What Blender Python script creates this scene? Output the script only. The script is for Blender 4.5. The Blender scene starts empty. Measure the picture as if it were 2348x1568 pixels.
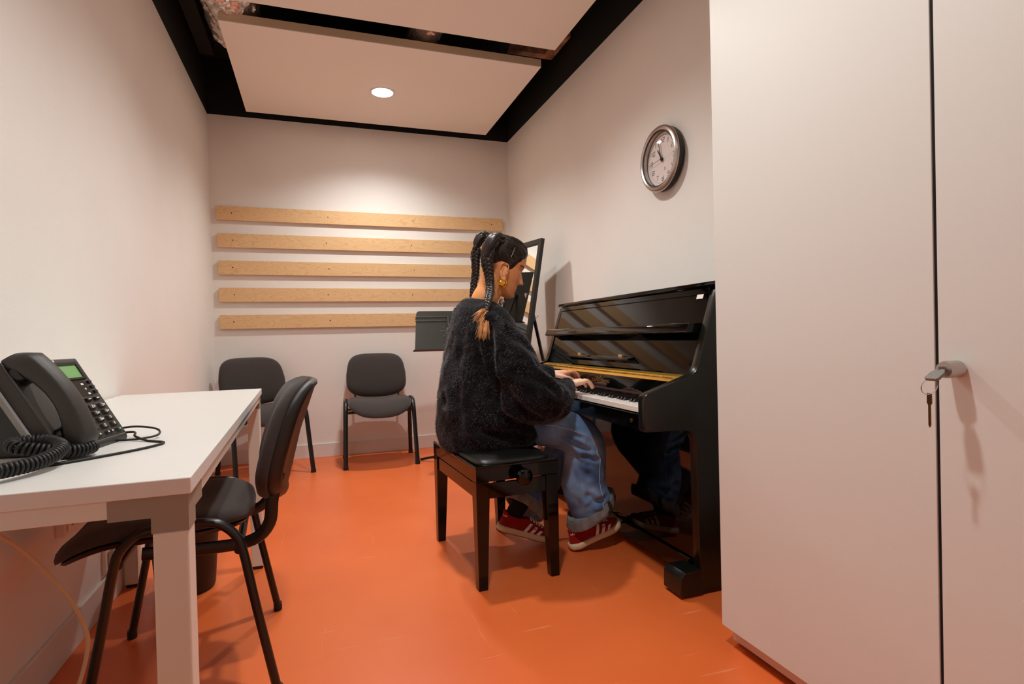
import bpy, bmesh, math, random
from math import sin, cos, pi, radians as rad
from mathutils import Vector as V, Matrix, noise
from mathutils.bvhtree import BVHTree
random.seed(7)
sc = bpy.context.scene
COL = sc.collection

# ------------------------------------------------------------------ camera, exposure, lights
W, D, H = 2.395, 4.76, 2.671          # room width, depth of the back wall, height of the painted wall
YF, ZT = -1.0, 3.1                    # wall behind the camera, black slab above
def camera():
    yaw, pitch, roll = .3343, -.0103, -.0244
    f = V((sin(yaw)*cos(pitch), cos(yaw)*cos(pitch), sin(pitch)))
    r = V((cos(yaw), -sin(yaw), 0)); u = r.cross(f)
    r2 = cos(roll)*r + sin(roll)*u; u2 = -sin(roll)*r + cos(roll)*u
    m = Matrix((r2, u2, -f)).transposed().to_4x4()
    cd = bpy.data.cameras.new('camera'); co = bpy.data.objects.new('camera', cd); COL.objects.link(co)
    m.translation = V((.7414, 0, .9337)); co.matrix_world = m
    cd.sensor_width = 36; cd.lens = 1285.1/2348*36; cd.clip_start = .02
    sc.camera = co
camera()
vs = sc.view_settings
sc.display_settings.display_device = 'sRGB'
vs.view_transform = 'Standard'; vs.look = 'None'; vs.gamma = 1; vs.use_curve_mapping = False
vs.exposure = -0.06
LAMP_W, LAMP_COL, LAMP_ANGLE = 118, (1, .985, .955), 140
LAMPS = [(1.22, 4.022), (1.22, 2.51), (1.02, .99)]
sc.cycles.diffuse_bounces = 10; sc.cycles.max_bounces = 16
wd = bpy.data.worlds.new('world'); sc.world = wd; wd.use_nodes = True
wd.node_tree.nodes['Background'].inputs[0].default_value = (.02, .018, .016, 1)
for lx, ly in LAMPS:
    ld = bpy.data.lights.new('downlight_bulb', 'SPOT'); ld.energy = LAMP_W; ld.color = LAMP_COL
    ld.spot_size = rad(LAMP_ANGLE); ld.spot_blend = .8; ld.shadow_soft_size = .06
    lo = bpy.data.objects.new('downlight_bulb', ld); COL.objects.link(lo); lo.location = (lx, ly, H-.012)

# ------------------------------------------------------------------ materials
def lin(c):
    f = lambda v: v/12.92 if v <= .04045 else ((v+.055)/1.055)**2.4
    return tuple(f(v/255) for v in c) + (1,)
def mat(name, col, rough=.5, metal=0, bump=0, bscale=200, var=0, vscale=8, vcol=None, stretch=(1,1,1), coat=0, emit=0, spec=.5, sheen=0, attr=None, sss=0, detail=3):
    m = bpy.data.materials.new(name); m.use_nodes = True
    nt = m.node_tree; N = nt.nodes; L = nt.links; b = N['Principled BSDF']
    c = lin(col)
    b.inputs['Base Color'].default_value = c; b.inputs['Roughness'].default_value = rough
    b.inputs['Metallic'].default_value = metal; b.inputs['Coat Weight'].default_value = coat
    b.inputs['Coat Roughness'].default_value = .03; b.inputs['Specular IOR Level'].default_value = spec
    if sheen: b.inputs['Sheen Weight'].default_value = sheen; b.inputs['Sheen Roughness'].default_value = .4
    if sss: b.inputs['Subsurface Weight'].default_value = sss; b.inputs['Subsurface Radius'].default_value = (.02, .008, .004); b.inputs['Subsurface Scale'].default_value = .5
    if emit: b.inputs['Emission Color'].default_value = c; b.inputs['Emission Strength'].default_value = emit
    def coords(s):
        tc = N.new('ShaderNodeTexCoord'); mp = N.new('ShaderNodeMapping'); mp.inputs['Scale'].default_value = s
        L.new(tc.outputs['Object'], mp.inputs['Vector']); return mp.outputs['Vector']
    if attr:
        a = N.new('ShaderNodeVertexColor'); a.layer_name = attr; src = a.outputs['Color']
        L.new(src, b.inputs['Base Color'])
    if var:
        n = N.new('ShaderNodeTexNoise'); n.inputs['Scale'].default_value = vscale; n.inputs['Detail'].default_value = detail+2
        L.new(coords(stretch), n.inputs['Vector'])
        rp = N.new('ShaderNodeValToRGB'); rp.color_ramp.elements[0].position = .3; rp.color_ramp.elements[1].position = .7
        c2 = lin(vcol) if vcol else tuple(v*(1-var) for v in c[:3]) + (1,)
        rp.color_ramp.elements[0].color = c2; rp.color_ramp.elements[1].color = c
        L.new(n.outputs['Fac'], rp.inputs['Fac']); L.new(rp.outputs['Color'], b.inputs['Base Color'])
    if bump:
        n = N.new('ShaderNodeTexNoise'); n.inputs['Scale'].default_value = bscale; n.inputs['Detail'].default_value = detail
        L.new(coords(stretch), n.inputs['Vector'])
        bp = N.new('ShaderNodeBump'); bp.inputs['Strength'].default_value = bump; bp.inputs['Distance'].default_value = .002
        L.new(n.outputs['Fac'], bp.inputs['Height']); L.new(bp.outputs['Normal'], b.inputs['Normal'])
    return m
M = {}
M['wall'] = mat('wall_paint', (234, 232, 226), .75, bump=.25, bscale=260, var=.03, vscale=3)
M['wall_black'] = mat('black_plenum_paint', (14, 15, 12), .8, var=.4, vscale=4)
M['base'] = mat('baseboard_paint', (222, 217, 210), .45)
M['panel'] = mat('acoustic_panel_white', (244, 239, 230), .8, bump=.2, bscale=500)
M['panel_edge'] = mat('acoustic_panel_edge', (214, 194, 164), .8)
M['foil'] = mat('aluminium_foil', (225, 215, 208), .22, .75)
M['bare_wood'] = mat('bare_board', (205, 160, 128), .8, var=.5, vscale=14, vcol=(120, 85, 64))
M['lamp'] = mat('lamp_diffuser', (255, 250, 246), .5, emit=40)
M['white_plastic'] = mat('white_plastic', (232, 226, 220), .4)
M['melamine'] = mat('white_melamine', (224, 225, 221), .38, bump=.06, bscale=400, var=.02, vscale=60)
M['cab'] = mat('cabinet_laminate', (222, 224, 219), .42, bump=.05, bscale=500)
M['desk_edge'] = mat('desk_edge_band', (226, 220, 206), .45)
M['desk_metal'] = mat('white_powder_coat', (222, 222, 212), .4, bump=.05, bscale=900)
M['desk_joint'] = mat('grey_corner_plastic', (150, 140, 126), .5)
M['gap'] = mat('gap_shade', (8, 6, 4), .9)  # near-black that stands in for shade inside the cabinet gaps
M['kick'] = mat('plinth_laminate', (214, 186, 168), .5)
M['fabric'] = mat('charcoal_upholstery', (70, 64, 62), .95, bump=.6, bscale=900, var=.25, vscale=500, sheen=.2, spec=.2)
M['shell'] = mat('black_moulded_plastic', (24, 23, 20), .42, bump=.25, bscale=900)
M['chair_metal'] = mat('black_powder_coat', (20, 20, 18), .32, bump=.06, bscale=900)
M['piano'] = mat('black_polyester', (6, 6, 5), .045, spec=.4)
M['piano_side'] = mat('black_polyester_dull', (22, 22, 17), .25, bump=.06, bscale=500, spec=.5)
M['ivory'] = mat('white_key_top', (240, 234, 228), .18)
M['ebony'] = mat('black_key', (10, 10, 9), .22)
M['brass'] = mat('brass', (250, 200, 92), .2, .85, bump=.7, bscale=28)
M['gold'] = mat('gold', (244, 176, 66), .22, .8)
M['gold_ink'] = mat('gold_lettering', (150, 104, 48), .4, .6)
M['silver'] = mat('brushed_silver', (196, 186, 180), .32, 1)
M['chrome'] = mat('chrome', (220, 220, 220), .1, 1)
M['mirror'] = mat('mirror_glass', (235, 238, 236), .01, 1)
M['frame_black'] = mat('black_frame', (24, 23, 18), .45)
M['felt'] = mat('dark_felt', (40, 8, 8), .9)
M['leather'] = mat('black_leatherette', (22, 22, 20), .38, bump=.35, bscale=300)
M['stand'] = mat('black_stand_steel', (46, 45, 38), .45, bump=.3, bscale=900)
M['phone'] = mat('anthracite_plastic', (48, 46, 43), .45, bump=.2, bscale=900)
M['phone_dark'] = mat('black_plastic', (18, 18, 16), .3)
M['phone_grey'] = mat('grey_trim', (128, 126, 122), .4)
M['lcd'] = mat('green_display', (118, 168, 104), .3, emit=.12)
M['legend'] = mat('white_print', (232, 230, 224), .5)
M['blue'] = mat('blue_print', (60, 120, 200), .5)
M['led'] = mat('green_key_mark', (90, 200, 150), .4, emit=.1)
M['rubber'] = mat('black_rubber', (18, 18, 17), .55)
M['cable'] = mat('cream_cable', (186, 160, 124), .5)
M['bin'] = mat('black_bin_plastic', (26, 25, 22), .5)
M['dial'] = mat('clock_dial', (232, 224, 220), .6)
M['ink'] = mat('black_ink', (20, 20, 18), .6)
M['red'] = mat('red_print', (190, 50, 40), .5)
M['hair'] = mat('dark_brown_hair', (46, 27, 17), .44, bump=.9, bscale=90, stretch=(1, 1, .18), var=.5, vscale=60, vcol=(12, 8, 6), spec=.5)
M['hair_tip'] = mat('bleached_hair_tips', (240, 184, 112), .45, bump=.6, bscale=120, var=.5, vscale=50, vcol=(176, 98, 44))
M['skin'] = mat('skin', (214, 150, 116), .45, attr='tint', sss=.1, bump=.08, bscale=700)
M['lash'] = mat('lashes', (14, 9, 8), .6)
M['knit'] = mat('black_mohair_knit', (27, 27, 30), .95, bump=1, bscale=140, var=.7, vscale=34, sheen=.15, spec=.1)
M['fuzz'] = mat('mohair_fibres', (116, 115, 122), .6, var=.85, vscale=15, vcol=(14, 14, 16), spec=.4)
M['denim'] = mat('blue_denim', (136, 174, 216), .9, bump=.7, bscale=500, var=.6, vscale=8, vcol=(56, 86, 134), sheen=.15, spec=.15, detail=10)
M['denim_in'] = mat('denim_reverse', (150, 152, 152), .9, bump=.6, bscale=600, var=.4, vscale=30, vcol=(110, 112, 112), spec=.15)
M['thread'] = mat('denim_seam', (186, 198, 214), .9)
M['suede'] = mat('red_suede', (158, 24, 16), .85, bump=.4, bscale=600, var=.3, vscale=40, sheen=.4, spec=.2)
M['cream'] = mat('cream_rubber_sole', (226, 208, 170), .6)
M['gum'] = mat('gum_outsole', (150, 92, 48), .6)
M['shoe_white'] = mat('white_leather', (235, 228, 222), .5)
M['sock'] = mat('black_sock', (14, 14, 15), .9)
M['glass'] = None

def glass_mat():
    m = bpy.data.materials.new('clear_glass'); m.use_nodes = True; nt = m.node_tree; N, L = nt.nodes, nt.links
    N.remove(N['Principled BSDF']); t = N.new('ShaderNodeBsdfTransparent'); g = N.new('ShaderNodeBsdfGlossy'); g.inputs['Roughness'].default_value = .01
    mx = N.new('ShaderNodeMixShader'); mx.inputs[0].default_value = .05
    L.new(t.outputs[0], mx.inputs[1]); L.new(g.outputs[0], mx.inputs[2])
    L.new(mx.outputs[0], N['Material Output'].inputs['Surface']); return m
M['glass'] = glass_mat()
def floor_mat():
    m = mat('orange_linoleum', (230, 114, 56), .36, bump=.05, bscale=300, var=.2, vscale=2.2, vcol=(220, 104, 49), spec=.45)
    nt = m.node_tree; N, L = nt.nodes, nt.links; b = N['Principled BSDF']
    src = b.inputs['Base Color'].links[0].from_socket
    tc = N.new('ShaderNodeTexCoord')
    prev = src
    for rot, sx, sy, th in ((.5, 2.2, 30, .675), (1.2, 22, 2.2, .70), (2.6, 34, 3.2, .69)):
        mp = N.new('ShaderNodeMapping'); mp.inputs['Rotation'].default_value = (0, 0, rot); mp.inputs['Scale'].default_value = (sx, sy, 1)
        n = N.new('ShaderNodeTexNoise'); n.inputs['Scale'].default_value = 1.2; n.inputs['Detail'].default_value = 6; n.inputs['Distortion'].default_value = .7
        rp = N.new('ShaderNodeValToRGB'); rp.color_ramp.elements[0].position = th; rp.color_ramp.elements[1].position = th+.05
        rp.color_ramp.elements[0].color = (0,0,0,1); rp.color_ramp.elements[1].color = (.26,.26,.26,1)
        mx = N.new('ShaderNodeMix'); mx.data_type = 'RGBA'; mx.inputs['B'].default_value = lin((250, 176, 130))
        L.new(tc.outputs['Object'], mp.inputs['Vector']); L.new(mp.outputs['Vector'], n.inputs['Vector'])
        L.new(n.outputs['Fac'], rp.inputs['Fac']); L.new(rp.outputs['Color'], mx.inputs['Factor'])
        L.new(prev, mx.inputs['A']); prev = mx.outputs['Result']
    L.new(prev, b.inputs['Base Color'])
    return m
M['floor'] = floor_mat()
def birch_mat():
    m = mat('birch_plywood', (222, 184, 132), .55, spec=.35)
    nt = m.node_tree; N, L = nt.nodes, nt.links; b = N['Principled BSDF']
    tc = N.new('ShaderNodeTexCoord'); mp = N.new('ShaderNodeMapping'); mp.inputs['Scale'].default_value = (1.3, 1, 5)
    oi = N.new('ShaderNodeObjectInfo'); ad = N.new('ShaderNodeVectorMath')
    n = N.new('ShaderNodeTexNoise'); n.inputs['Scale'].default_value = 2.2; n.inputs['Detail'].default_value = 2; n.inputs['Distortion'].default_value = .6
    L.new(tc.outputs['Object'], ad.inputs[0]); L.new(oi.outputs['Location'], ad.inputs[1])
    L.new(ad.outputs[0], mp.inputs['Vector']); L.new(mp.outputs['Vector'], n.inputs['Vector'])
    mu = N.new('ShaderNodeMath'); mu.operation = 'MULTIPLY'; mu.inputs[1].default_value = 16
    fr = N.new('ShaderNodeMath'); fr.operation = 'FRACT'
    L.new(n.outputs['Fac'], mu.inputs[0]); L.new(mu.outputs[0], fr.inputs[0])
    rp = N.new('ShaderNodeValToRGB'); e = rp.color_ramp.elements
    e[0].position = 0; e[0].color = lin((212, 172, 122)); e[1].position = .25; e[1].color = lin((226, 190, 142))
    e.new(.9).color = lin((222, 185, 136)); e.new(1).color = lin((212, 172, 122))
    L.new(fr.outputs[0], rp.inputs['Fac']); L.new(rp.outputs['Color'], b.inputs['Base Color'])
    return m
M['birch'] = birch_mat()

# ------------------------------------------------------------------ mesh helpers
class MB:
    def __init__(s): s.v = []; s.f = []
    def add(s, vs, fs, T=None):
        o = len(s.v); s.v += [T @ V(p) if T else V(p) for p in vs]; s.f += [[i+o for i in f] for f in fs]; return s
    def box(s, x0, x1, y0, y1, z0, z1, T=None):
        vs = [(x, y, z) for x in (x0, x1) for y in (y0, y1) for z in (z0, z1)]
        return s.add(vs, [(0,1,3,2), (4,6,7,5), (0,4,5,1), (2,3,7,6), (0,2,6,4), (1,5,7,3)], T)
    def loft(s, rings, cap0=True, cap1=True, T=None):
        n = len(rings[0]); vs = [p for r in rings for p in r]; fs = []
        for i in range(len(rings)-1):
            for j in range(n):
                a = i*n+j; b = i*n+(j+1) % n; fs.append((a, b, b+n, a+n))
        if cap0: fs.append(tuple(range(n))[::-1])
        if cap1: fs.append(tuple((len(rings)-1)*n+j for j in range(n)))
        return s.add(vs, fs, T)
    def tube(s, path, r, n=10, cap=True, T=None, flat=1, up=None):
        P = [V(p) for p in path]; m = len(P)
        R = r if isinstance(r, (list, tuple)) else [r]*m
        tang = [((P[min(i+1, m-1)]-P[max(i-1, 0)]).normalized()) for i in range(m)]
        u = V(up) if up else (V((0, 0, 1)) if abs(tang[0].z) < .9 else V((1, 0, 0)))
        rings = []
        for i in range(m):
            t = tang[i]; u = (u - t*u.dot(t))
            u = u.normalized() if u.length > 1e-6 else t.orthogonal().normalized()
            w = t.cross(u); q = R[i] if isinstance(R[i], tuple) else (R[i]*flat, R[i])
            rings.append([P[i] + u*(q[0]*cos(2*pi*k/n)) + w*(q[1]*sin(2*pi*k/n)) for k in range(n)])
        return s.loft(rings, cap, cap, T)
    def ball(s, c, r, n=12, T=None):
        r = r if isinstance(r, (tuple, list)) else (r, r, r); c = V(c); rings = []
        for i in range(1, n):
            a = pi*i/n
            rings.append([c + V((r[0]*sin(a)*cos(2*pi*k/(2*n)), r[1]*sin(a)*sin(2*pi*k/(2*n)), -r[2]*cos(a))) for k in range(2*n)])
        return s.loft(rings, T=T)
    def lathe(s, prof, c=(0,0,0), n=32, axis='z', T=None, cap=True):
        rings = []
        for (r, h) in prof:
            ring = []
            for k in range(n):
                a, b = r*cos(2*pi*k/n), r*sin(2*pi*k/n)
                p = {'z': (a, b, h), 'x': (h, a, b), 'y': (b, h, a)}[axis]; ring.append(V(p)+V(c))
            rings.append(ring)
        return s.loft(rings, cap, cap, T=T)
    def prism(s, poly, axis, a, b, T=None):
        def q(p, h): return {'y': (p[0], h, p[1]), 'x': (h, p[0], p[1]), 'z': (p[0], p[1], h)}[axis]
        return s.loft([[V(q(p, a)) for p in poly], [V(q(p, b)) for p in poly]], T=T)
    def mesh(s, name, bevel=0, seg=2, ang=None, smooth=True):
        ang = ang or (18 if bevel else 35)
        me = bpy.data.meshes.new(name); me.from_pydata([tuple(p) for p in s.v], [], s.f)
        bm = bmesh.new(); bm.from_mesh(me)
        bmesh.ops.recalc_face_normals(bm, faces=bm.faces)
        if bevel:
            es = [e for e in bm.edges if len(e.link_faces) == 2 and e.calc_face_angle(0) > rad(30)]
            bmesh.ops.bevel(bm, geom=es, offset=bevel, segments=seg, affect='EDGES', profile=.5, clamp_overlap=True)
        bm.to_mesh(me); bm.free()
        if smooth:
            me.polygons.foreach_set('use_smooth', [True]*len(me.polygons)); me.set_sharp_from_angle(angle=rad(ang))
        return me
def wm(o): return o.matrix_basis.copy() if not o.parent else wm(o.parent) @ o.matrix_parent_inverse @ o.matrix_basis
def obj(name, mb, m, parent=None, world=True, **k):
    me = mb.mesh(name, **k) if isinstance(mb, MB) else mb
    me.materials.clear(); me.materials.append(M[m] if isinstance(m, str) else m)
    o = bpy.data.objects.new(name, me); COL.objects.link(o)
    if parent:
        o.parent = parent
        if world: o.matrix_parent_inverse = wm(parent).inverted()
    return o
def tag(o, label=None, cat=None, group=None, kind=None):
    for k, v in (('label', label), ('category', cat), ('group', group), ('kind', kind)):
        if v: o[k] = v
    return o
def thing(name, label, cat, loc=(0,0,0), rz=0, group=None):
    o = bpy.data.objects.new(name, None); COL.objects.link(o); o.location = loc; o.rotation_euler = (0, 0, rz)
    o.empty_display_size = .05
    o.matrix_basis = Matrix.Translation(loc) @ Matrix.Rotation(rz, 4, 'Z')
    return tag(o, label, cat, group)
def struct(name, mb, m, **k): return tag(obj(name, mb, m, **k), kind='structure')
def dup(root, loc, rz, label):
    def cp(o, par):
        c = o.copy(); COL.objects.link(c); c.parent = par
        for ch in list(o.children): cp(ch, c)
        return c
    r = cp(root, None); r.matrix_basis = Matrix.Translation(loc) @ Matrix.Rotation(rz, 4, 'Z'); r['label'] = label
    return r
def spline(pts, n=8):
    P = [V(p) for p in pts]; out = []
    for i in range(len(P)-1):
        p0, p1, p2, p3 = P[max(i-1, 0)], P[i], P[i+1], P[min(i+2, len(P)-1)]
        for k in range(n):
            t = k/n; out.append(.5*((2*p1)+(p2-p0)*t+(2*p0-5*p1+4*p2-p3)*t*t+(3*p1-p0-3*p2+p3)*t**3))
    out.append(P[-1]); return out
def interp(tab, x):
    if x <= tab[0][0]: return tab[0][1:]
    for a, b in zip(tab, tab[1:]):
        if x <= b[0]:
            t = (x-a[0])/(b[0]-a[0]); t = t*t*(3-2*t)*.5 + t*.5
            return tuple(p+(q-p)*t for p, q in zip(a[1:], b[1:]))
    return tab[-1][1:]
def sup(a, e):  # superellipse direction
    c, s = cos(a), sin(a); return (math.copysign(abs(c)**(2/e), c), math.copysign(abs(s)**(2/e), s))
def voxel(mb, size, it=3, fac=.5):
    me = mb.mesh('tmp', smooth=False); o = bpy.data.objects.new('tmp', me); COL.objects.link(o)
    r = o.modifiers.new('r', 'REMESH'); r.mode = 'VOXEL'; r.voxel_size = size; r.use_smooth_shade = True
    if it:
        s = o.modifiers.new('s', 'SMOOTH'); s.factor = fac; s.iterations = it
    dg = bpy.context.evaluated_depsgraph_get(); out = bpy.data.meshes.new_from_object(o.evaluated_get(dg))
    bpy.data.objects.remove(o); bpy.data.meshes.remove(me)
    out.polygons.foreach_set('use_smooth', [True]*len(out.polygons)); return out
GLY = {'0': [[(0,0),(0,1),(1,1),(1,0),(0,0)]], '1': [[(.6,0),(.6,1),(.35,.8)]], '2': [[(0,1),(1,1),(1,.5),(0,.5),(0,0),(1,0)]],
 '3': [[(0,1),(1,1),(1,0),(0,0)], [(.2,.5),(1,.5)]], '4': [[(0,1),(0,.4),(1,.4)], [(.75,.75),(.75,0)]], '5': [[(1,1),(0,1),(0,.55),(1,.55),(1,0),(0,0)]],
 '6': [[(.9,1),(0,.7),(0,0),(1,0),(1,.55),(0,.55)]], '7': [[(0,1),(1,1),(.35,0)]], '8': [[(0,0),(0,1),(1,1),(1,0),(0,0)], [(0,.5),(1,.5)]],
 '9': [[(0,0),(1,0),(1,1),(0,1),(0,.45),(1,.45)]], '*': [[(.2,.2),(.8,.8)], [(.2,.8),(.8,.2)], [(.5,.1),(.5,.9)]], '#': [[(.3,0),(.4,1)], [(.65,0),(.75,1)], [(0,.35),(1,.35)], [(0,.7),(1,.7)]]}
def strokes(mb, txt, fn, h, w, lw, gap=.35, th=.0006):
    """flat lettering: fn(u, v, d) -> point; centred on 0,0"""
    total = len(txt)*w + (len(txt)-1)*w*gap; u0 = -total/2
    for ch in txt:
        for pl in GLY[ch]:
            for (a, b) in zip(pl, pl[1:]):
                A = V((u0+a[0]*w, a[1]*h-h/2, 0)); B = V((u0+b[0]*w, b[1]*h-h/2, 0)); t = (B-A).normalized(); nn = V((-t.y, t.x, 0))*lw/2; t = t*lw/2
                q = [A-t-nn, B+t-nn, B+t+nn, A-t+nn]
                mb.loft([[fn(p.x, p.y, 0) for p in q], [fn(p.x, p.y, th) for p in q]])
        u0 += w*(1+gap)
def text_mesh(s, size, ext=.0004):
    c = bpy.data.curves.new('txt', 'FONT'); c.body = s; c.size = size; c.align_x = 'CENTER'; c.align_y = 'CENTER'; c.extrude = ext
    o = bpy.data.objects.new('txt', c); COL.objects.link(o); dg = bpy.context.evaluated_depsgraph_get()
    me = bpy.data.meshes.new_from_object(o.evaluated_get(dg)); bpy.data.objects.remove(o); return me

# ------------------------------------------------------------------ room
struct('floor', MB().box(-.15, W+.15, YF-.15, D+.15, -.1, 0), 'floor')
struct('wall_left', MB().box(-.15, 0, YF, D, 0, H), 'wall')
struct('wall_right', MB().box(W, W+.15, YF, D, 0, H), 'wall')
struct('wall_back', MB().box(-.15, W+.15, D, D+.15, 0, H), 'wall')
struct('wall_front', MB().box(-.15, W+.15, YF-.15, YF, 0, ZT), 'wall')
struct('trim_1', MB().box(-.15, -.004, YF, D, H, ZT), 'wall_black')
struct('trim_2', MB().box(W+.004, W+.15, YF, D, H, ZT), 'wall_black')
struct('trim_3', MB().box(-.15, W+.15, D+.004, D+.15, H, ZT), 'wall_black')
struct('ceiling', MB().box(-.15, W+.15, YF-.15, D+.15, ZT, ZT+.1), 'wall_black')
struct('trim_4', MB().box(.03, .12, YF+.05, D-.4, 2.93, 3.0), 'wall_black', bevel=.004)
struct('trim_5', MB().box(2.03, 2.37, 3.62, 3.68, 2.89, 2.95).box(2.29, 2.37, 3.36, 3.62, 2.89, 2.95).box(1.88, 1.97, 3.47, 3.56, 2.9, 3.0), 'bare_wood', bevel=.004)
BH = .109
struct('baseboard_left', MB().box(0, .012, YF, D-.012, 0, BH), 'base', bevel=.002)
struct('baseboard_back', MB().box(0, W, D-.012, D, 0, BH), 'base', bevel=.002)
struct('baseboard_right', MB().box(W-.012, W, 1.45, D-.012, 0, BH), 'base', bevel=.002)

def ceiling_panel(y0, y1, label, x0=.282, x1=2.158):
    t = thing('ceiling_panel', label, 'ceiling panel', ((x0+x1)/2, (y0+y1)/2, H), 0, 'suspended ceiling panels')
    obj('board', MB().box(x0, x1, y0, y1, H, H+.004), 'panel', t)
    obj('board_edge', MB().box(x0, x1, y0, y1, H+.004, H+.05), 'panel_edge', t, bevel=.001)
    for x in (x0+.3, x1-.3):
        for y in (y0+.2, y1-.2): obj('hanger', MB().tube([(x, y, H+.05), (x, y, ZT)], .004, 8), 'wall_black', t)
ceiling_panel(3.37, 4.64, 'white suspended ceiling panel over the wooden battens, holding the lit downlight')
ceiling_panel(1.88, 3.148, 'white suspended ceiling panel cut off by the top edge, nearest to view')
ceiling_panel(.39, 1.66, 'white suspended ceiling panel above the desk, beyond the top edge of the photo')
for i, (lx, ly) in enumerate(LAMPS):
    t = thing('downlight', ['round recessed downlight glowing in the white rear ceiling panel', 'round recessed downlight above the pianist, out of the photo', 'round recessed downlight above the desk and cabinet, out of the photo'][i], 'ceiling light', (lx, ly, H), 0, 'recessed downlights')
    obj('trim_ring', MB().lathe([(.073, -.001), (.088, -.001), (.088, -.006), (.080, -.008), (.073, -.006), (.073, -.001)], (lx, ly, H), cap=False), 'white_plastic', t)
    obj('diffuser', MB().lathe([(.073, -.0005), (.073, -.003), (.05, -.004), (.001, -.004)], (lx, ly, H)), 'lamp', t)
def duct(name, label, x, z, r, y0, y1, seed, bend=0):
    mb = MB(); rings = []; n = 72; m = int((y1-y0)/.009)
    for i in range(m+1):
        y = y0+(y1-y0)*i/m; ring = []
        for k in range(n):
            a = 2*pi*k/n; p = V((cos(a)*3, sin(a)*3, y*11+seed)); q = V((cos(a)*2, sin(a)*2, y*34+seed))
            rr = r*(1 + .10*noise.noise(p) + .16*(.5-abs(noise.noise(q*1.3))) + .10*(.5-abs(noise.noise(q*3.1))))
            ring.append(V((x+rr*cos(a)+bend*(y-y0), y, z+rr*sin(a))))
        rings.append(ring)
    tag(obj(name, mb.loft(rings), 'foil', ang=25), label, 'duct', 'foil ventilation ducts')
duct('ventilation_duct', 'crinkled foil ventilation duct above the ceiling gap at upper left', .33, 2.85, .135, 2.6, 3.78, 0)
duct('ventilation_duct', 'crinkled foil duct seen through the middle of the gap between ceiling panels', 1.40, 2.86, .095, 2.5, 4.2, 5, .03)

# ------------------------------------------------------------------ battens on the back wall
nm = ['topmost birch plywood batten on the back wall with swirling grain', 'birch plywood batten on the back wall, second from the top', 'birch plywood batten on the back wall, third of five from the top',
      'birch plywood batten on the back wall, second from the bottom', 'lowest birch plywood batten on the back wall, behind the music stand']
for i in range(5):
    zt = 1.976-.2071*i; x0 = .045+.001*i; x1 = 2.326
    t = thing('wall_batten', nm[i], 'batten', ((x0+x1)/2, D, zt-.107), 0, 'plywood battens on the back wall')
    obj('board', MB().box(x0, x1, D-.025, D-.008, zt-.107, zt), 'birch', t, bevel=.001, seg=1)
    for k, xs in enumerate((.15, .84, 1.52, 2.22)):
        obj('spacer', MB().box(xs-.02, xs+.02, D-.008, D, zt-.09, zt-.02), 'birch', t)
        obj('screw', MB().lathe([(.0045, 0), (.0045, -.0012), (.001, -.0014)], (xs+.01*math.sin(i*3+k), D-.025, zt-.052), 8, 'y'), 'ink', t)

# ------------------------------------------------------------------ cabinet
CX, CE, CG = 1.862, 1.375, .748
cab = thing('storage_cabinet', 'tall white two-door storage cabinet in the right foreground with a key', 'cabinet', (2.12, .75, 0))
obj('body', MB().box(CX+.02, W-.002, .115, CE-.002, .062, 2.25), 'cab', cab, bevel=.001)
obj('door', MB().box(CX, CX+.018, CG+.0035, CE, .058, 2.252), 'cab', cab, bevel=.001)
d2 = obj('door', MB().box(CX, CX+.018, .11, CG-.0035, .058, 2.252), 'cab', cab, bevel=.001)
obj('gap_shade_strip', MB().box(CX+.0035, CX+.0182, CG-.0033, CG+.0033, .062, 2.248), 'gap', cab)  # black filler between the doors, painting the shade of the open gap
obj('plinth', MB().box(CX+.03, W-.03, .13, CE-.012, .014, .062), 'kick', cab)
obj('plinth_gap_shade', MB().box(CX+.05, W-.05, .16, CE-.05, 0, .014), 'gap', cab)  # one dark slab under the plinth, shade of the floor gap put into colour
lk = obj('lock_cylinder', MB().lathe([(.013, 0), (.016, -.004), (.016, -.034), (.0145, -.038), (.0145, -.040), (.001, -.040)], (CX, .709, .853), 28, 'x'), 'silver', d2)
kt = thing('key', 'dark-headed key left in the cabinet lock with a second key on its ring', 'key', (CX-.05, .709, .853))
kx = CX-.04
obj('key_blade', MB().box(kx-.012, kx+.02, .7105, .7135, .847, .859), 'silver', kt)
bowT = Matrix.Translation((kx-.006, .709, .853)) @ Matrix.Rotation(rad(-30), 4, 'Y')
obj('key_bow', MB().prism([(-.001, -.0075), (-.012, -.0125), (-.030, -.0125), (-.033, -.009), (-.033, .009), (-.030, .0125), (-.012, .0125), (-.001, .0075)], 'z', -.003, .003, bowT @ Matrix.Rotation(rad(0), 4, 'X')), 'phone_grey', kt, bevel=.0012)
rc = V((kx-.034, .712, .824))
obj('key_ring', MB().tube([rc+V((.006*sin(a), .014*cos(a), .014*sin(a))) for a in [2*pi*k/28 for k in range(29)]], .0008, 6), 'chrome', kt)
kk = MB().prism([(-.006, 0), (.006, 0), (.0065, -.018), (.003, -.022), (.003, -.058), (0, -.063), (-.003, -.058), (-.003, -.022), (-.0065, -.018)], 'y', -.0011, .0011, Matrix.Translation((kx-.034, .712, .812)) @ Matrix.Rotation(rad(68), 4, 'Z'))
obj('hanging_key', kk, mat('tarnished_brass', (120, 96, 60), .35, 1), kt, bevel=.0006, seg=1)

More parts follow.
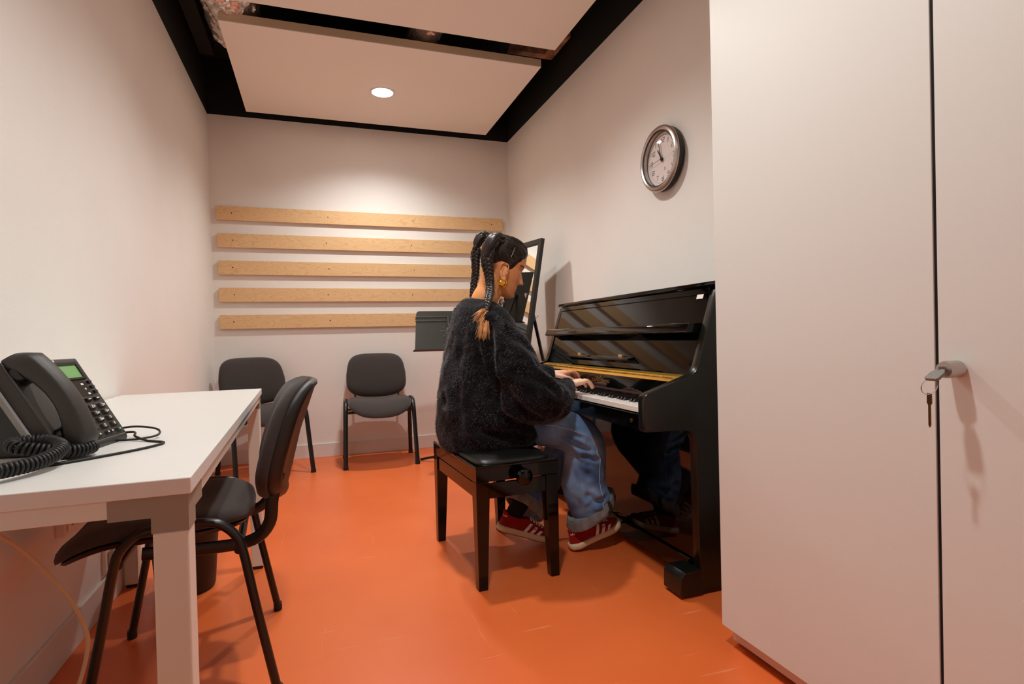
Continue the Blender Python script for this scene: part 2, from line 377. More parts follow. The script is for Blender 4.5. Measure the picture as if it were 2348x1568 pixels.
# ------------------------------------------------------------------ desk
t = thing('desk', 'white rectangular office desk against the left wall carrying the telephone', 'desk', (.29, 1.75, 0))
dk = [(.02, .925), (.562, .925), (.515, 2.572), (.012, 2.572)]
def inset(d):
    c = V((.28, 1.75)); return [(p[0]+(d if p[0] < c.x else -d), p[1]+(d if p[1] < c.y else -d)) for p in dk]
obj('desktop', MB().prism(dk, 'z', .716, .74), 'melamine', t, bevel=.0015)
q = inset(.006)
def bar(a, b, w, z0, z1, ins=.06):
    a, b = V(a), V(b); dd = (b-a).normalized(); n = V((-dd.y, dd.x)); 
    cs = [a+dd*ins, b-dd*ins, b-dd*ins+n*w, a+dd*ins+n*w]; return MB().prism([(p.x, p.y) for p in cs], 'z', z0, z1)
for i in range(4): obj('frame_rail', bar(q[i], q[(i+1) % 4], .04, .689, .7155, .09), 'desk_metal', t, bevel=.002)
for (cx, cy), sx, sy in zip(q, (1, -1, -1, 1), (1, 1, -1, -1)):
    X = sorted((cx, cx+sx*.046)); Y = sorted((cy, cy+sy*.046)); g = .1; e = .001
    jl = [(cx-sx*e, cy-sy*e), (cx+sx*g, cy-sy*e), (cx+sx*g, cy+sy*.047), (cx+sx*.047, cy+sy*.047), (cx+sx*.047, cy+sy*g), (cx-sx*e, cy+sy*g)]
    jb = MB().prism(jl, 'z', .685, .7158).box(X[0]-e, X[1]+e, Y[0]-e, Y[1]+e, .662, .685)
    obj('corner_joint', jb, 'desk_joint', t)
    lg = obj('leg', MB().box(*X, *Y, .012, .663), 'desk_metal', t, bevel=.003)
    obj('foot_pad', MB().box(X[0]+.004, X[1]-.004, Y[0]+.004, Y[1]-.004, 0, .012), 'rubber', lg)

# ------------------------------------------------------------------ telephone on the desk
PH = Matrix.Translation((.300, 1.276, .742)) @ Matrix.Rotation(rad(-10), 4, 'Z')   # local: +x towards the user, y along the width
ph = thing('desk_phone', 'black office telephone with corded handset and green display on the desk', 'telephone', (.300, 1.276, .74), rad(-10))
FT = PH @ Matrix.Translation((.035, 0, .012)) @ Matrix.Rotation(rad(-60), 4, 'Y') # face: local x up the slope? built below
AX = V((-cos(rad(60)), 0, sin(rad(60)))); NX = V((sin(rad(60)), 0, cos(rad(60))))
def face(s, y, d):  # s: distance up the face from its lower edge, d: out of the face
    return PH @ (V((.045, 0, .012)) + AX*s + V((0, y, 0)) + NX*d)
def fbox(mb, s0, s1, y0, y1, d0, d1, taper=0):
    r0 = [face(s0, y0, d0), face(s1, y0, d0), face(s1, y1, d0), face(s0, y1, d0)]
    k = taper; r1 = [face(s0+k, y0+k, d1), face(s1-k, y0+k, d1), face(s1-k, y1-k, d1), face(s0+k, y1-k, d1)]
    return mb.loft([r0, r1])
FL = .182
body = fbox(MB(), 0, FL, -.112, .100, -.028, 0)
obj('housing', body, 'phone', ph, bevel=.004)
st = MB()
st.prism([(.022, .0), (.020, .014), (-.058, .148), (-.075, .13), (-.10, .0)], 'y', -.07, .08, PH)
obj('stand', st, 'phone_dark', ph, bevel=.003)
obj('front_lip', MB().tube([face(-.002, -.106, -.012), face(-.002, .096, -.012)], .012, 12), 'phone', ph)
obj('left_trim', MB().tube([face(-.012, -.113, -.014), face(.03, -.114, -.022), face(.05, -.114, -.030), face(FL, -.114, -.030)], .006, 8), 'phone_grey', ph)
obj('display', fbox(MB(), .136, .165, -.028, .078, 0, .0008), 'lcd', ph)
mb = MB()
for b in ((.132, .136, -.034, .086), (.165, .171, -.034, .086), (.136, .165, .078, .086), (.136, .165, -.034, -.028)): fbox(mb, *b, 0, .003)
obj('display_bezel', mb, 'phone_dark', ph)
obj('logo_mark', fbox(MB(), .1735, .1795, .0, .007, 0, .0006), 'blue', ph)
obj('logo_text', fbox(MB(), .1745, .1785, .009, .024, 0, .0006), 'legend', ph)
leg_mb = MB()
obj('key_panel', fbox(MB(), .094, .129, -.02, .074, 0, .0006), 'phone_dark', ph)
for i in range(3): obj('button', fbox(MB(), .098+i*.0115, .104+i*.0115, .079, .091, 0, .004, .001), 'phone_dark', ph)
for s, y, a in ((.121, .060, .004), (.110, .062, .002), (.099, .064, .0035)): fbox(leg_mb, s-.002, s+.002, y-a, y+a, .0006, .001)
for i in range(3): obj('button', fbox(MB(), .082, .089, .008+i*.028, .026+i*.028, 0, .005, .0015), 'phone_dark', ph)
rows = ['123', '456', '789', '*0#']
for r in range(4):
    for c in range(3):
        s0 = .064-r*.0145; y0 = -.005+c*.034
        obj('button', fbox(MB(), s0, s0+.010, y0, y0+.022, 0, .005, .0015), 'phone', ph)
        strokes(leg_mb, rows[r][c], lambda u, v, d, s0=s0, y0=y0: face(s0+.005+v, y0+.008+u, .0051+d), .0055, .0035, .001)
        if rows[r][c] in '2345678': fbox(leg_mb, s0+.0035, s0+.0065, y0+.0125, y0+.0175, .005, .0053)
for y0, w in ((-.005, .02), (.030, .009), (.044, .009), (.068, .018)): obj('button', fbox(MB(), .007, .0145, y0, y0+w, 0, .005, .0015), 'phone', ph)
for y0 in (.004, .033, .047): fbox(leg_mb, .0095, .0125, y0, y0+.004, .005, .0054)
for i in range(3): fbox(leg_mb, .0845, .0865, .013+i*.028, .021+i*.028, .005, .0053)
obj('legend', leg_mb, 'legend', ph, smooth=False)
obj('green_mark', fbox(MB(), .0095, .0125, .074, .079, .005, .0055), 'led', ph)
hs = []
N = 17
for i in range(N+1):
    u = i/N; s = -.012+u*.196; d = .006 + .030*sin(pi*u)**.8
    th = .017 + .012*(abs(u-.5)*2)**2; wd_ = .021 + .004*(abs(u-.5)*2)**2
    if i in (0, N): th *= .55; wd_ *= .85
    ring = []
    for k in range(20):
        cx_, cy_ = sup(2*pi*k/20, 3.2); ring.append(face(s, -.086+cy_*wd_, d+.004+cx_*th))
    hs.append(ring)
hnd = obj('handset', MB().loft(hs), 'phone', ph, ang=60)
for s in (.022, .155): fbox_mb = obj('handset_cap', MB().tube([face(s, -.086, .012), face(s, -.086, -.002)], .022, 20), 'phone_dark', hnd)
# coiled cord
cp = spline([PH @ V(p) for p in ((.055, -.062, .014), (.075, -.085, .014), (.06, -.13, .016), (.012, -.16, .03), (-.01, -.14, .034), (.02, -.115, .034), (.065, -.15, .026), (.07, -.215, .016), (.04, -.29, .015), (0, -.36, .015), (-.02, -.42, .015))], 60)
coil = []; L_ = 0
for i, p in enumerate(cp):
    tg = (cp[min(i+1, len(cp)-1)]-cp[max(i-1, 0)]).normalized(); L_ += (p-cp[max(i-1, 0)]).length
    a = tg.cross(V((0, 0, 1))).normalized(); b = a.cross(tg); w = L_/.0068*2*pi
    coil.append((p, a, b, w))
cc = []
for (p, a, b, w), (p2, a2, b2, w2) in zip(coil, coil[1:]):
    m = max(1, int((w2-w)/(2*pi/14)))
    for k in range(m):
        f = k/m; ww = w+(w2-w)*f; cc.append(p.lerp(p2, f)+(a*cos(ww)+b*sin(ww))*.0092)
obj('coiled_cord', MB().tube(cc, .0028, 7), 'rubber', ph, ang=100)
ln = spline([(.33, 1.38, .75), (.372, 1.372, .752), (.385, 1.335, .748), (.415, 1.30, .7425), (.452, 1.262, .7425), (.44, 1.22, .7425), (.40, 1.17, .7425), (.33, 1.11, .7425), (.25, 1.08, .7425), (.15, 1.0, .7425)], 10)
obj('line_cord', MB().tube(ln, .0024, 8), 'rubber', ph, ang=80)
ln = spline([(.30, 1.40, .75), (.36, 1.40, .76), (.415, 1.365, .757), (.425, 1.335, .748), (.39, 1.32, .744), (.33, 1.33, .744)], 10)
obj('line_cord', MB().tube(ln, .0022, 8), 'rubber', ph)

t = thing('black_box_device', 'black desktop device with a perforated grille standing behind the telephone handset', 'device', (.085, 1.54, .74))
obj('casing', MB().box(.004, .172, 1.50, 1.58, .74, .902), 'phone_dark', t, bevel=.004)
obj('front_panel', MB().box(.01, .155, 1.4985, 1.50, .775, .822), mat('brown_gloss_panel', (92, 66, 52), .25), t)
obj('screen_panel', MB().box(.01, .155, 1.4985, 1.50, .856, .89), mat('brown_gloss_panel', (82, 60, 48), .25), t)
gr = MB()
for i in range(18):
    for j in range(4): gr.lathe([(.0022, 0), (.0022, -.0006)], (.015+i*.008+(j % 2)*.004, 1.4995, .829+j*.007), 6, 'y')
tag(obj('grille_holes', gr, mat('grille_mesh', (60, 50, 42), .6), t, smooth=False), kind='stuff')

# ------------------------------------------------------------------ sockets, cable, bin
t = thing('socket_strip', 'white triple wall socket strip on the left wall under the desk', 'socket', (0, 2.12, .36))
obj('plate', MB().box(0, .022, 1.995, 2.235, .372, .455), 'white_plastic', t, bevel=.003)
for k in range(3):
    y = 2.045+k*.072
    obj('socket_face', MB().box(.022, .027, y-.032, y+.032, .382, .446), 'white_plastic', t, bevel=.002)
    obj('socket_well', MB().lathe([(.021, .0272), (.0195, .0274), (.018, .0275), (.001, .0275)], (0, y, .414), 20, 'x'), 'desk_joint', t)
t = thing('wall_outlet', 'small white single outlet on the left wall just above the baseboard', 'socket', (0, 2.39, .13))
obj('plate', MB().box(0, .012, 2.352, 2.44, .122, .215), 'white_plastic', t, bevel=.002)
obj('insert', MB().box(.012, .015, 2.37, 2.422, .142, .195), 'desk_joint', t, bevel=.001)
cb = spline([(.26, .985, .712)] + [(0.276, 1.02, 0.678), (0.287, 1.04, 0.654), (0.31, 1.06, 0.617), (0.351, 1.08, 0.54), (0.372, 1.09, 0.475), (0.374, 1.09, 0.439), (0.368, 1.07, 0.396), (0.356, 1.05, 0.368)] + [(.30, 1.0, .30), (.16, .97, .24), (.02, .96, .22)], 10)
tag(obj('network_cable', MB().tube(cb, .0031, 10), 'cable'), 'cream cable hanging in a curve from under the desk', 'cable')
t = thing('waste_bin', 'black plastic waste bin on the floor under the desk', 'bin', (.245, 2.43, 0))
obj('bucket', MB().lathe([(.001, .004), (.088, .004), (.095, .0), (.10, .012), (.118, .27), (.124, .272), (.124, .286), (.116, .286), (.112, .27), (.095, .02), (.001, .015)], (.245, 2.43, 0), 40), 'bin', t)

# ------------------------------------------------------------------ chairs
def cushion(wx, wz, e, prof, fn, n=88, botk=0):
    """closed padded slab; prof: (scale, depth) from centre front round the edge to centre back; fn maps (u, v, d)"""
    rings = []
    for s, d in prof:
        ring = []
        for k in range(n):
            a, b = sup(2*pi*k/n, e); r = s if s > .5 else s
            ring.append(fn(a*wx*r, b*wz*r, d))
        rings.append(ring)
    return MB().loft(rings)
def make_chair():
    t = thing('visitor_chair', '', 'chair', (0, 0, 0), 0, 'black upholstered visitor chairs')
    for s in (-1, 1):
        def fr(y, z): return V((s*(.257-.012*z/.48), y, z))
        front = spline([fr(-.215, .012), fr(-.168, .25), fr(-.142, .39), fr(-.126, .436), fr(-.092, .468), fr(-.05, .478), fr(0, .480)], 6)
        rear = spline([fr(.215, .012), fr(.168, .25), fr(.142, .39), fr(.124, .436), fr(.090, .468), fr(.05, .478), fr(0, .480)], 6)
        for p in (front, rear):
            l = obj('leg', MB().tube(p, [(.0115, .0160)]*len(p), 14, up=(0, 1, 0)), 'chair_metal', t, world=False)
            obj('foot_cap', MB().tube([p[0]+V((0, 0, -.012)), p[0]+V((0, 0, .012))], [(.0138, .0182)]*2, 14, up=(0, 1, 0)), 'rubber', l, world=False)
        for y, z in ((-.135, .40), (.132, .395)):
            obj('bolt', MB().lathe([(.012, 0), (.012, s*.006), (.006, s*.009)], (s*.238, y, z), 14, 'x'), 'rubber', t, world=False)
    for y, z in ((-.135, .40), (.132, .395)):
        obj('crossbar', MB().tube([(-.245, y, z), (.245, y, z)], .011, 12), 'chair_metal', t, world=False)
    def seatmap(u, v, d):   # v along y (front negative)
        y = v-.069; z = .472 + .5*u*u - d
        if y < -.13: z -= 2.0*(y+.13)**2
        return V((u, y, z + .15*max(0, y)**1.5))
    obj('seat', cushion(.232, .234, 3.4, [(.001, -.012), (.3, -.012), (.6, -.0105), (.8, -.006), (.93, .004), (.985, .016), (1, .030), (.99, .042), (.9, .046), (.001, .046)], seatmap), 'fabric', t, world=False, ang=75)
    obj('seat_shell', cushion(.222, .222, 3.4, [(.001, .044), (.98, .044), (1, .050), (.96, .059), (.8, .064), (.001, .066)], seatmap), 'shell', t, world=False, ang=75)
    def backmap(u, v, d):   # v up from the middle of the backrest
        w = 1-.10*(v/.16) if v > 0 else 1-.02*v/.16
        if v < 0: v = v*(1+.18*(1-(u/.23)**2))
        z = .662+v
        y = .205+(v+.16)*.30 + d - .85*u*u + .30*v*v
        return V((u*w, y, z))
    obj('backrest', cushion(.232, .160, 4.2, [(.001, -.036), (.3, -.036), (.6, -.034), (.82, -.027), (.94, -.013), (.985, .002), (1, .014), (.985, .019), (.001, .019)], backmap), 'fabric', t, world=False, ang=75)
    bs = obj('back_shell', cushion(.230, .158, 4.2, [(.001, .019), (.985, .019), (1, .026), (.99, .036), (.955, .046), (.9, .049), (.84, .0445), (.001, .045)], backmap), 'shell', t, world=False, ang=50)
    for s in (-1, 1):
        p = spline([(s*.155, -.10, .392), (s*.155, .06, .382), (s*.158, .16, .388), (s*.165, .204, .43), (s*.17, .214, .50), (s*.17, .232, .57)], 6)
        obj('back_support', MB().tube(p, [(.017, .008)]*len(p), 12), 'chair_metal', t, world=False)
    return t
ch = make_chair()
ch.matrix_basis = Matrix.Translation((1.176, 4.40, 0)) @ Matrix.Rotation(rad(-2), 4, 'Z')
ch['label'] = 'black upholstered visitor chair standing alone against the back wall beneath the battens'
dup(ch, (.388, 1.848, 0), rad(-86.5), 'black upholstered visitor chair pushed up to the white desk, nearest to view')
dup(ch, (.372, 4.33, 0), rad(23), 'black upholstered visitor chair in the far left corner, partly hidden by the desk')

# ------------------------------------------------------------------ clock
cx, cy, cz = W, 2.366, 1.787
ck = thing('wall_clock', 'round silver-rimmed wall clock with a white dial on the right wall', 'clock', (cx, cy, cz))
def lx_(prof, m, name, par=ck, n=64): return obj(name, MB().lathe(prof, (cx, cy, cz), n, 'x', cap=False), m, par, ang=40)
lx_([(.135, 0), (.150, -.004), (.156, -.012), (.156, -.038), (.150, -.040), (.135, -.040), (.135, 0)], 'frame_black', 'case')
lx_([(.1345, -.020), (.1345, -.046), (.136, -.053), (.142, -.057), (.152, -.054), (.159, -.046), (.160, -.040), (.154, -.038), (.135, -.036)], 'silver', 'rim')
lx_([(.128, -.022), (.136, -.022), (.136, -.050), (.1325, -.050), (.128, -.047)], 'frame_black', 'inner_wall')
lx_([(.131, -.012), (.131, -.023), (.001, -.023)], 'dial', 'dial')
lx_([(.131, -.048), (.10, -.0515), (.06, -.0535), (.001, -.0545), (.001, -.0535), (.06, -.0525), (.10, -.0505), (.131, -.046)], 'glass', 'glass')
def clk(u, v, d): return V((cx-.0233-d, cy-u, cz+v))
num = MB()
for h in range(1, 13):
    a = 2*pi*h/12; R_ = .094
    strokes(num, str(h), lambda u, v, d, a=a: clk(R_*sin(a)+u+.15*v, R_*cos(a)+v, d), .020, .0145, .0021)
for k in range(60):
    a = 2*pi*k/60; p0, p1 = (.112, .117); wv = .0006
    e = V((cos(a), -sin(a))) * wv
    num.loft([[clk(p0*sin(a)+e.x, p0*cos(a)+e.y, d), clk(p1*sin(a)+e.x, p1*cos(a)+e.y, d), clk(p1*sin(a)-e.x, p1*cos(a)-e.y, d), clk(p0*sin(a)-e.x, p0*cos(a)-e.y, d)] for d in (0, .0004)])
obj('numerals', num, 'ink', ck, smooth=False)
def hand(a, l0, l1, w, d, name, m):
    t_ = V((sin(a), cos(a))); n_ = V((t_.y, -t_.x))*w/2; q = [t_*l0-n_, t_*l1-n_*.7, t_*l1+n_*.7, t_*l0+n_]
    obj(name, MB().loft([[clk(p.x, p.y, d) for p in q], [clk(p.x, p.y, d+.0012) for p in q]]), m, ck)
hand(2*pi*(10+58/60)/12, -.012, .062, .008, .006, 'hour_hand', 'ink')
hand(2*pi*58/60, -.014, .098, .005, .009, 'minute_hand', 'ink')
hand(2*pi*44/60, -.018, .105, .002, .012, 'second_hand', 'ink')
obj('hub', MB().lathe([(.007, -.020), (.007, -.034), (.001, -.035)], (cx, cy, cz), 16, 'x'), 'ink', ck)
lg = MB()
for q in ([(.012, -.050), (.022, -.050), (.018, -.040)],): lg.loft([[clk(u, v, d) for u, v in q] for d in (0, .0004)])
obj('logo', lg, 'red', ck)
lg = MB()
for k in range(3): lg.loft([[clk(.010+k*.005+a, -.056+b, d) for a, b in ((0, 0), (.003, 0), (.003, .002), (0, .002))] for d in (0, .0004)])
obj('logo_text', lg, 'phone_grey', ck)

# ------------------------------------------------------------------ standing mirror
TR, TL = V((2.215, 3.57, 1.605)), V((2.13, 3.973, 1.605))
nh = V((-(TL-TR).y, (TL-TR).x, 0)).normalized()      # horizontal direction the mirror faces
if nh.x > 0: nh = -nh
BR = TR + nh*.30 - V((0, 0, 1.600)); BLm = TL + nh*.30 - V((0, 0, 1.600))
ex = (TL-TR).normalized(); ez = (TR-BR).normalized(); en = ex.cross(ez)
if en.x > 0: en = -en
mi = thing('standing_mirror', 'tall black-framed standing mirror on an easel leg behind the pianist', 'mirror', tuple((BR+BLm)/2))
MH, MW = (TR-BR).length, (TL-TR).length
def mp(a, b, c): return BR + ex*a + ez*b + en*c
def mbox(mb, a0, a1, b0, b1, c0, c1):
    return mb.loft([[mp(a, b, c0) for a, b in ((a0, b0), (a1, b0), (a1, b1), (a0, b1))], [mp(a, b, c1) for a, b in ((a0, b0), (a1, b0), (a1, b1), (a0, b1))]])
fw = .036
for b in ((0, fw, 0, MH), (MW-fw, MW, 0, MH)): obj('stile', mbox(MB(), *b, -.028, 0), 'frame_black', mi, bevel=.002)
for b in ((fw, MW-fw, 0, fw), (fw, MW-fw, MH-fw, MH)): obj('rail', mbox(MB(), *b, -.028, 0), 'frame_black', mi, bevel=.002)
obj('mirror_glass', mbox(MB(), fw-.003, MW-fw+.003, fw-.003, MH-fw+.003, -.018, -.012), 'mirror', mi, smooth=False)
obj('backing', mbox(MB(), fw-.003, MW-fw+.003, fw-.003, MH-fw+.003, -.027, -.0185), 'frame_black', mi)
ft_, tp_ = V((2.372, 3.60, .008)), mp(MW*.30, MH*.76, -.04)
obj('easel_leg', MB().tube([tp_, tp_.lerp(ft_, .5), ft_], .0125, 4), 'frame_black', mi)
obj('easel_hinge', MB().box(-.03, .03, -.012, .012, -.02, .02, Matrix.Translation(tp_)), 'chrome', mi)
c0, c1 = mp(MW*.2, MH*.64, -.03), tp_.lerp(ft_, .12)
chm = MB()
for k in range(10):
    c = c0.lerp(c1 + V((.012, -.05, 0)), k/9) - V((0, 0, .012*sin(pi*k/9)))
    chm.tube([c+V((.006*cos(a), .009*sin(a), .004*sin(a)*(k % 2))) for a in [2*pi*j/10 for j in range(11)]], .0014, 5)
obj('chain', chm, 'chrome', mi)

# ------------------------------------------------------------------ music stand
ms = thing('music_stand', 'black music stand with its desk tilted, half hidden behind the pianist', 'music stand', (1.64, 4.03, 0))
B0, T0 = V((1.380, 3.90, .842)), V((1.392, 4.00, 1.128))
uz = (T0-B0); SH = uz.length; uz.normalize(); ux = V((1, .05, 0)).normalized(); un = ux.cross(uz)   # un points to the viewer side
SW = .50
def mpt(a, b, c): return B0 + ux*a + uz*b + un*c
def rr(w, h, r, n=5):
    out = [(0, 0), (w, 0)]
    for k in range(n+1): out.append((w-.02-r+r*sin(pi/2*(1-k/n)) , h-r+r*cos(pi/2*(1-k/n))))
    for k in range(n+1): out.append((.02+r-r*sin(pi/2*k/n), h-r+r*cos(pi/2*k/n)))
    return out
pl = rr(SW, SH, .025)
sg = 1 if un.y < 0 else -1
obj('desk_plate', MB().loft([[mpt(a, b, 0) for a, b in pl], [mpt(a, b, .002*sg) for a, b in pl]]), 'stand', ms)
for b in (.225, .255): obj('ridge', MB().loft([[mpt(a, b+.006*cos(q), sg*(.002+.004*sin(q))) for q in [pi*k/6 for k in range(7)]] for a in (.012, SW-.012)]), 'stand', ms)
obj('ledge', MB().loft([[mpt(a, b, c) for b, c in ((0, -sg*.002), (0, sg*.045), (.002, sg*.045), (.002, -sg*.002))] for a in (-.014, SW+.014)]), 'stand', ms)
for b in (.24, .175, .11, .045): 
    p = mpt(.215, b, sg*.003); obj('rivet', MB().ball(p, .0035, 6), 'silver', ms)
tm = text_mesh('MANHASSET', .009)
RT = Matrix((ux, uz, un*sg)).transposed().to_4x4(); RT.translation = mpt(.215, .15, sg*.0025)
if RT.determinant() < 0: pass
tm.transform(RT); obj('lettering', tm, 'phone_grey', ms)
obj('bracket', MB().tube([mpt(SW/2, .26, sg*.012), mpt(SW/2, .06, sg*.012)], .012, 8), 'stand', ms)
pc = mpt(SW/2, .1, -0); 
obj('pole', MB().tube([(1.64, 4.03, .05), (1.64, 4.03, .60)], .014, 14), 'chair_metal', ms)
obj('inner_pole', MB().tube([(1.64, 4.03, .55), (1.64, 4.03, .84), (1.64, 3.98, .90), tuple(mpt(SW/2, .1, -sg*.01))], .009, 12), 'chrome', ms)
obj('knob', MB().lathe([(.02, 0), (.024, .01), (.024, .03), (.018, .04)], (1.64, 4.03, .57), 16), 'rubber', ms)
for a in (125, 5, 245):
    d = V((cos(rad(a)), sin(rad(a)), 0)); c = V((1.64, 4.03, 0))
    p = spline([c+V((0, 0, .16)), c+d*.03+V((0, 0, .10)), c+d*.10+V((0, 0, .055)), c+d*.2+V((0, 0, .035)), c+d*.27+V((0, 0, .017)), c+d*.30+V((0, 0, .010))], 6)
    obj('leg', MB().tube(p, .0095, 10), 'chair_metal', ms)

fs = thing('folding_stand', 'small black folding stand hidden behind the pianist, seen as a dark reflection in the mirror', 'music stand', (1.955, 4.0, 0))
q_ = [V((1.905, 3.885, 1.10)), V((1.905, 4.12, 1.10)), V((1.965, 4.12, 1.475)), V((1.965, 3.855, 1.475))]
off = V((-.003, 0, .0005))
obj('desk_plate', MB().loft([q_, [p-off for p in q_]]), 'frame_black', fs)
obj('ledge', MB().box(1.875, 1.91, 3.885, 4.12, 1.097, 1.101), 'frame_black', fs)
obj('pole', MB().tube([(1.955, 4.0, .12), (1.955, 4.0, 1.15), (1.945, 4.0, 1.30)], .008, 10), 'chair_metal', fs)
for a in (20, 140, 260): obj('leg', MB().tube([V((1.955, 4.0, .16)), V((1.955+.15*cos(rad(a)), 4.0+.15*sin(rad(a)), .006))], .006, 8), 'chair_metal', fs)

# ------------------------------------------------------------------ piano
PY0, PY1 = 1.65, 3.035
pn = thing('upright_piano', 'glossy black upright piano against the right wall beside the cabinet', 'piano', (2.1, 2.34, 0))
prof = [(2.375, .022), (2.375, 1.096), (2.112, 1.096), (2.104, 1.090), (2.088, 1.055), (2.008, .815), (1.998, .797), (1.982, .784), (1.955, .775), (1.80, .727), (1.788, .718), (1.784, .70), (1.784, .60), (1.790, .594), (1.94, .590), (1.968, .584), (1.985, .568), (1.992, .545), (2.0, .022)]
for a, b in ((PY0, PY0+.04), (PY1-.04, PY1)):
    obj('side_panel', MB().prism(prof, 'y', a, b), 'piano_side' if a == PY0 else 'piano', pn, bevel=.003, ang=25)
    tb = obj('toe_block', MB().prism([(2.004, .010), (2.004, .092), (1.932, .092), (1.914, .074), (1.912, .014), (1.916, .010)], 'y', a-.004, a+.100) , 'piano_side', pn, bevel=.008)
    for x in (1.96, 2.33):
        obj('caster', MB().lathe([(.018, 0), (.02, .004), (.02, .018), (.018, .022)], (x, a+.015, .0205), 16, 'y'), 'rubber', pn)
    obj('base_rail', MB().box(2.01, 2.37, a+.006, a+.034, .004, .022), 'piano_side', pn)
ya, yb = PY0+.04, PY1-.04
obj('back', MB().box(2.14, 2.372, ya, yb, .05, 1.09), 'piano_side', pn)
obj('top_lid', MB().box(2.092, 2.382, PY0-.006, PY1+.006, 1.096, 1.116), 'piano', pn, bevel=.005, seg=3)
def slab(name, m, p0, p1, th, y0=ya, y1=yb, bevel=.002, par=pn):  # flat board between two (x, z) points, th behind it
    d = V((p1[0]-p0[0], p1[1]-p0[1])).normalized(); n = V((d.y, -d.x))*th
    return obj(name, MB().prism([p0, p1, (p1[0]+n.x, p1[1]+n.y), (p0[0]+n.x, p0[1]+n.y)], 'y', y0, y1), m, par, bevel=bevel)
slab('upper_panel', 'piano', (2.056, .955), (2.10, 1.088), .02)
slab('panel_frame', 'piano', (2.089, 1.072), (2.096, 1.094), .02, bevel=.001)
slab('music_panel', 'piano', (2.004, .782), (2.052, .935), .02)
obj('music_ledge', MB().prism([(1.998, .930), (1.992, .937), (2.002, .962), (2.012, .967), (2.075, .967), (2.075, .930)], 'y', PY0+.043, PY1-.02), 'piano', pn, bevel=.003)
lip = obj('reflected_bar', MB().prism([(1.985, .818), (1.983, .824), (2.02, .832), (2.02, .822)], 'y', 2.09, 2.76), 'piano', pn, bevel=.002)  # solid bar with tabs, added in place of a reflection in the panel
for y in (2.19, 2.60): obj('reflected_tab', MB().box(2.006, 2.010, y-.015, y+.015, .829, .841), mat('tan_tab', (206, 160, 104), .5), lip, bevel=.001)
obj('white_label', MB().prism([(2.0855, 1.055), (2.0915, 1.073), (2.0905, 1.0735), (2.0845, 1.0555)], 'y', 1.718, 1.755), 'legend', pn)
obj('fallboard_shelf', MB().prism([(1.972, .772), (2.01, .786), (2.01, .77), (1.972, .757)], 'y', ya, yb), 'piano', pn)
hg = MB()
nk = 46
for k in range(nk):
    y0 = ya+.004+(yb-ya-.008)*k/nk; y1 = ya+.004+(yb-ya-.008)*(k+1)/nk
    hg.tube([(1.9725, y0+.0006, .7685), (1.9725, y1-.0012, .7685)], .0068, 8)
hg.prism([(1.972, .764), (1.966, .751), (1.9645, .752), (1.971, .766)], 'y', ya+.004, yb-.004).prism([(1.974, .7735), (1.988, .7795), (1.988, .7785), (1.974, .772)], 'y', ya+.004, yb-.004)
tag(obj('piano_hinge', hg, 'brass', pn), 'long brass hinge')
slab('fallboard', 'piano', (1.951, .690), (1.9665, .757), .012)
obj('fallboard_rail', MB().tube([(1.945, ya, .692), (1.945, yb, .692)], .006, 10), 'felt', pn)
fd = V((.0155, 0, .067)).normalized(); fn_ = V((-fd.z, 0, fd.x))
tm = text_mesh('YOUNG CHANG', .022, .0002)
RT = Matrix((V((0, -1, 0)), fd, fn_)).transposed().to_4x4(); RT.translation = V((1.9565, 2.285, .722))
tm.transform(Matrix.Diagonal((1.05, 1.0, 1, 1))); tm.transform(RT); obj('lettering', tm, 'gold_ink', pn)
em = MB()
for dy, r in ((0, .0055), (-.005, .003), (.005, .003)): em.lathe([(r, 0), (r, .0006)], (0, 0, 0), 12, 'z', RT @ Matrix.Translation((dy, .020, 0)))
obj('emblem', em, 'gold_ink', pn)
obj('key_bed', MB().box(1.797, 2.0, ya, yb, .592, .645), 'piano', pn, bevel=.003)
obj('key_slip', MB().box(1.789, 1.800, ya, yb, .598, .652), 'piano', pn, bevel=.003)
obj('lock', MB().lathe([(.008, 0), (.008, -.003), (.005, -.004)], (1.789, 1.742, .624), 16, 'x'), mat('worn_bronze', (120, 104, 70), .35, 1), pn)
kw = 1.225/52; KY = 1.697
wk = MB().box(0, .150, -kw/2+.0006, kw/2-.0006, 0, .020).mesh('white_key', bevel=.0012, seg=1)
bk = MB().prism([(.002, 0), (.012, .011), (.095, .012), (.095, 0)], 'y', -.0048, .0048).mesh('black_key', bevel=.001, seg=1)
# low notes lie at the far end (her left): white key i counted from the bottom A
for i in range(52):
    y = KY + 1.225 - (i+.5)*kw
    o = obj('white_key', wk, 'ivory', pn, world=False); o.location = V((1.799, y, .655)) - V((2.1, 2.34, 0))
    if i % 7 in (0, 2, 3, 5, 6) and i < 51:      # A C D F G have a sharp above them
        o = obj('black_key', bk, 'ebony', pn, world=False); o.location = V((1.850, y-kw/2, .675)) - V((2.1, 2.34, 0))
obj('key_block', MB().box(1.797, 1.95, KY+1.227, yb, .645, .70), 'piano', pn, bevel=.004)
obj('lower_panel', MB().box(2.022, 2.042, ya, yb, .105, .592), 'piano', pn, bevel=.002)
obj('bottom_rail', MB().box(2.012, 2.05, ya, yb, .035, .102), 'piano', pn, bevel=.003)
for i, y in enumerate((2.27, 2.345, 2.42)):
    p = [(2.02, y, .068), (1.97, y, .066), (1.935, y, .060), (1.915, y, .054)]
    obj('pedal', MB().tube(p, [(.004, .009), (.005, .012), (.006, .017), (.004, .012)], 12, up=(0, 0, 1)), 'brass', pn)

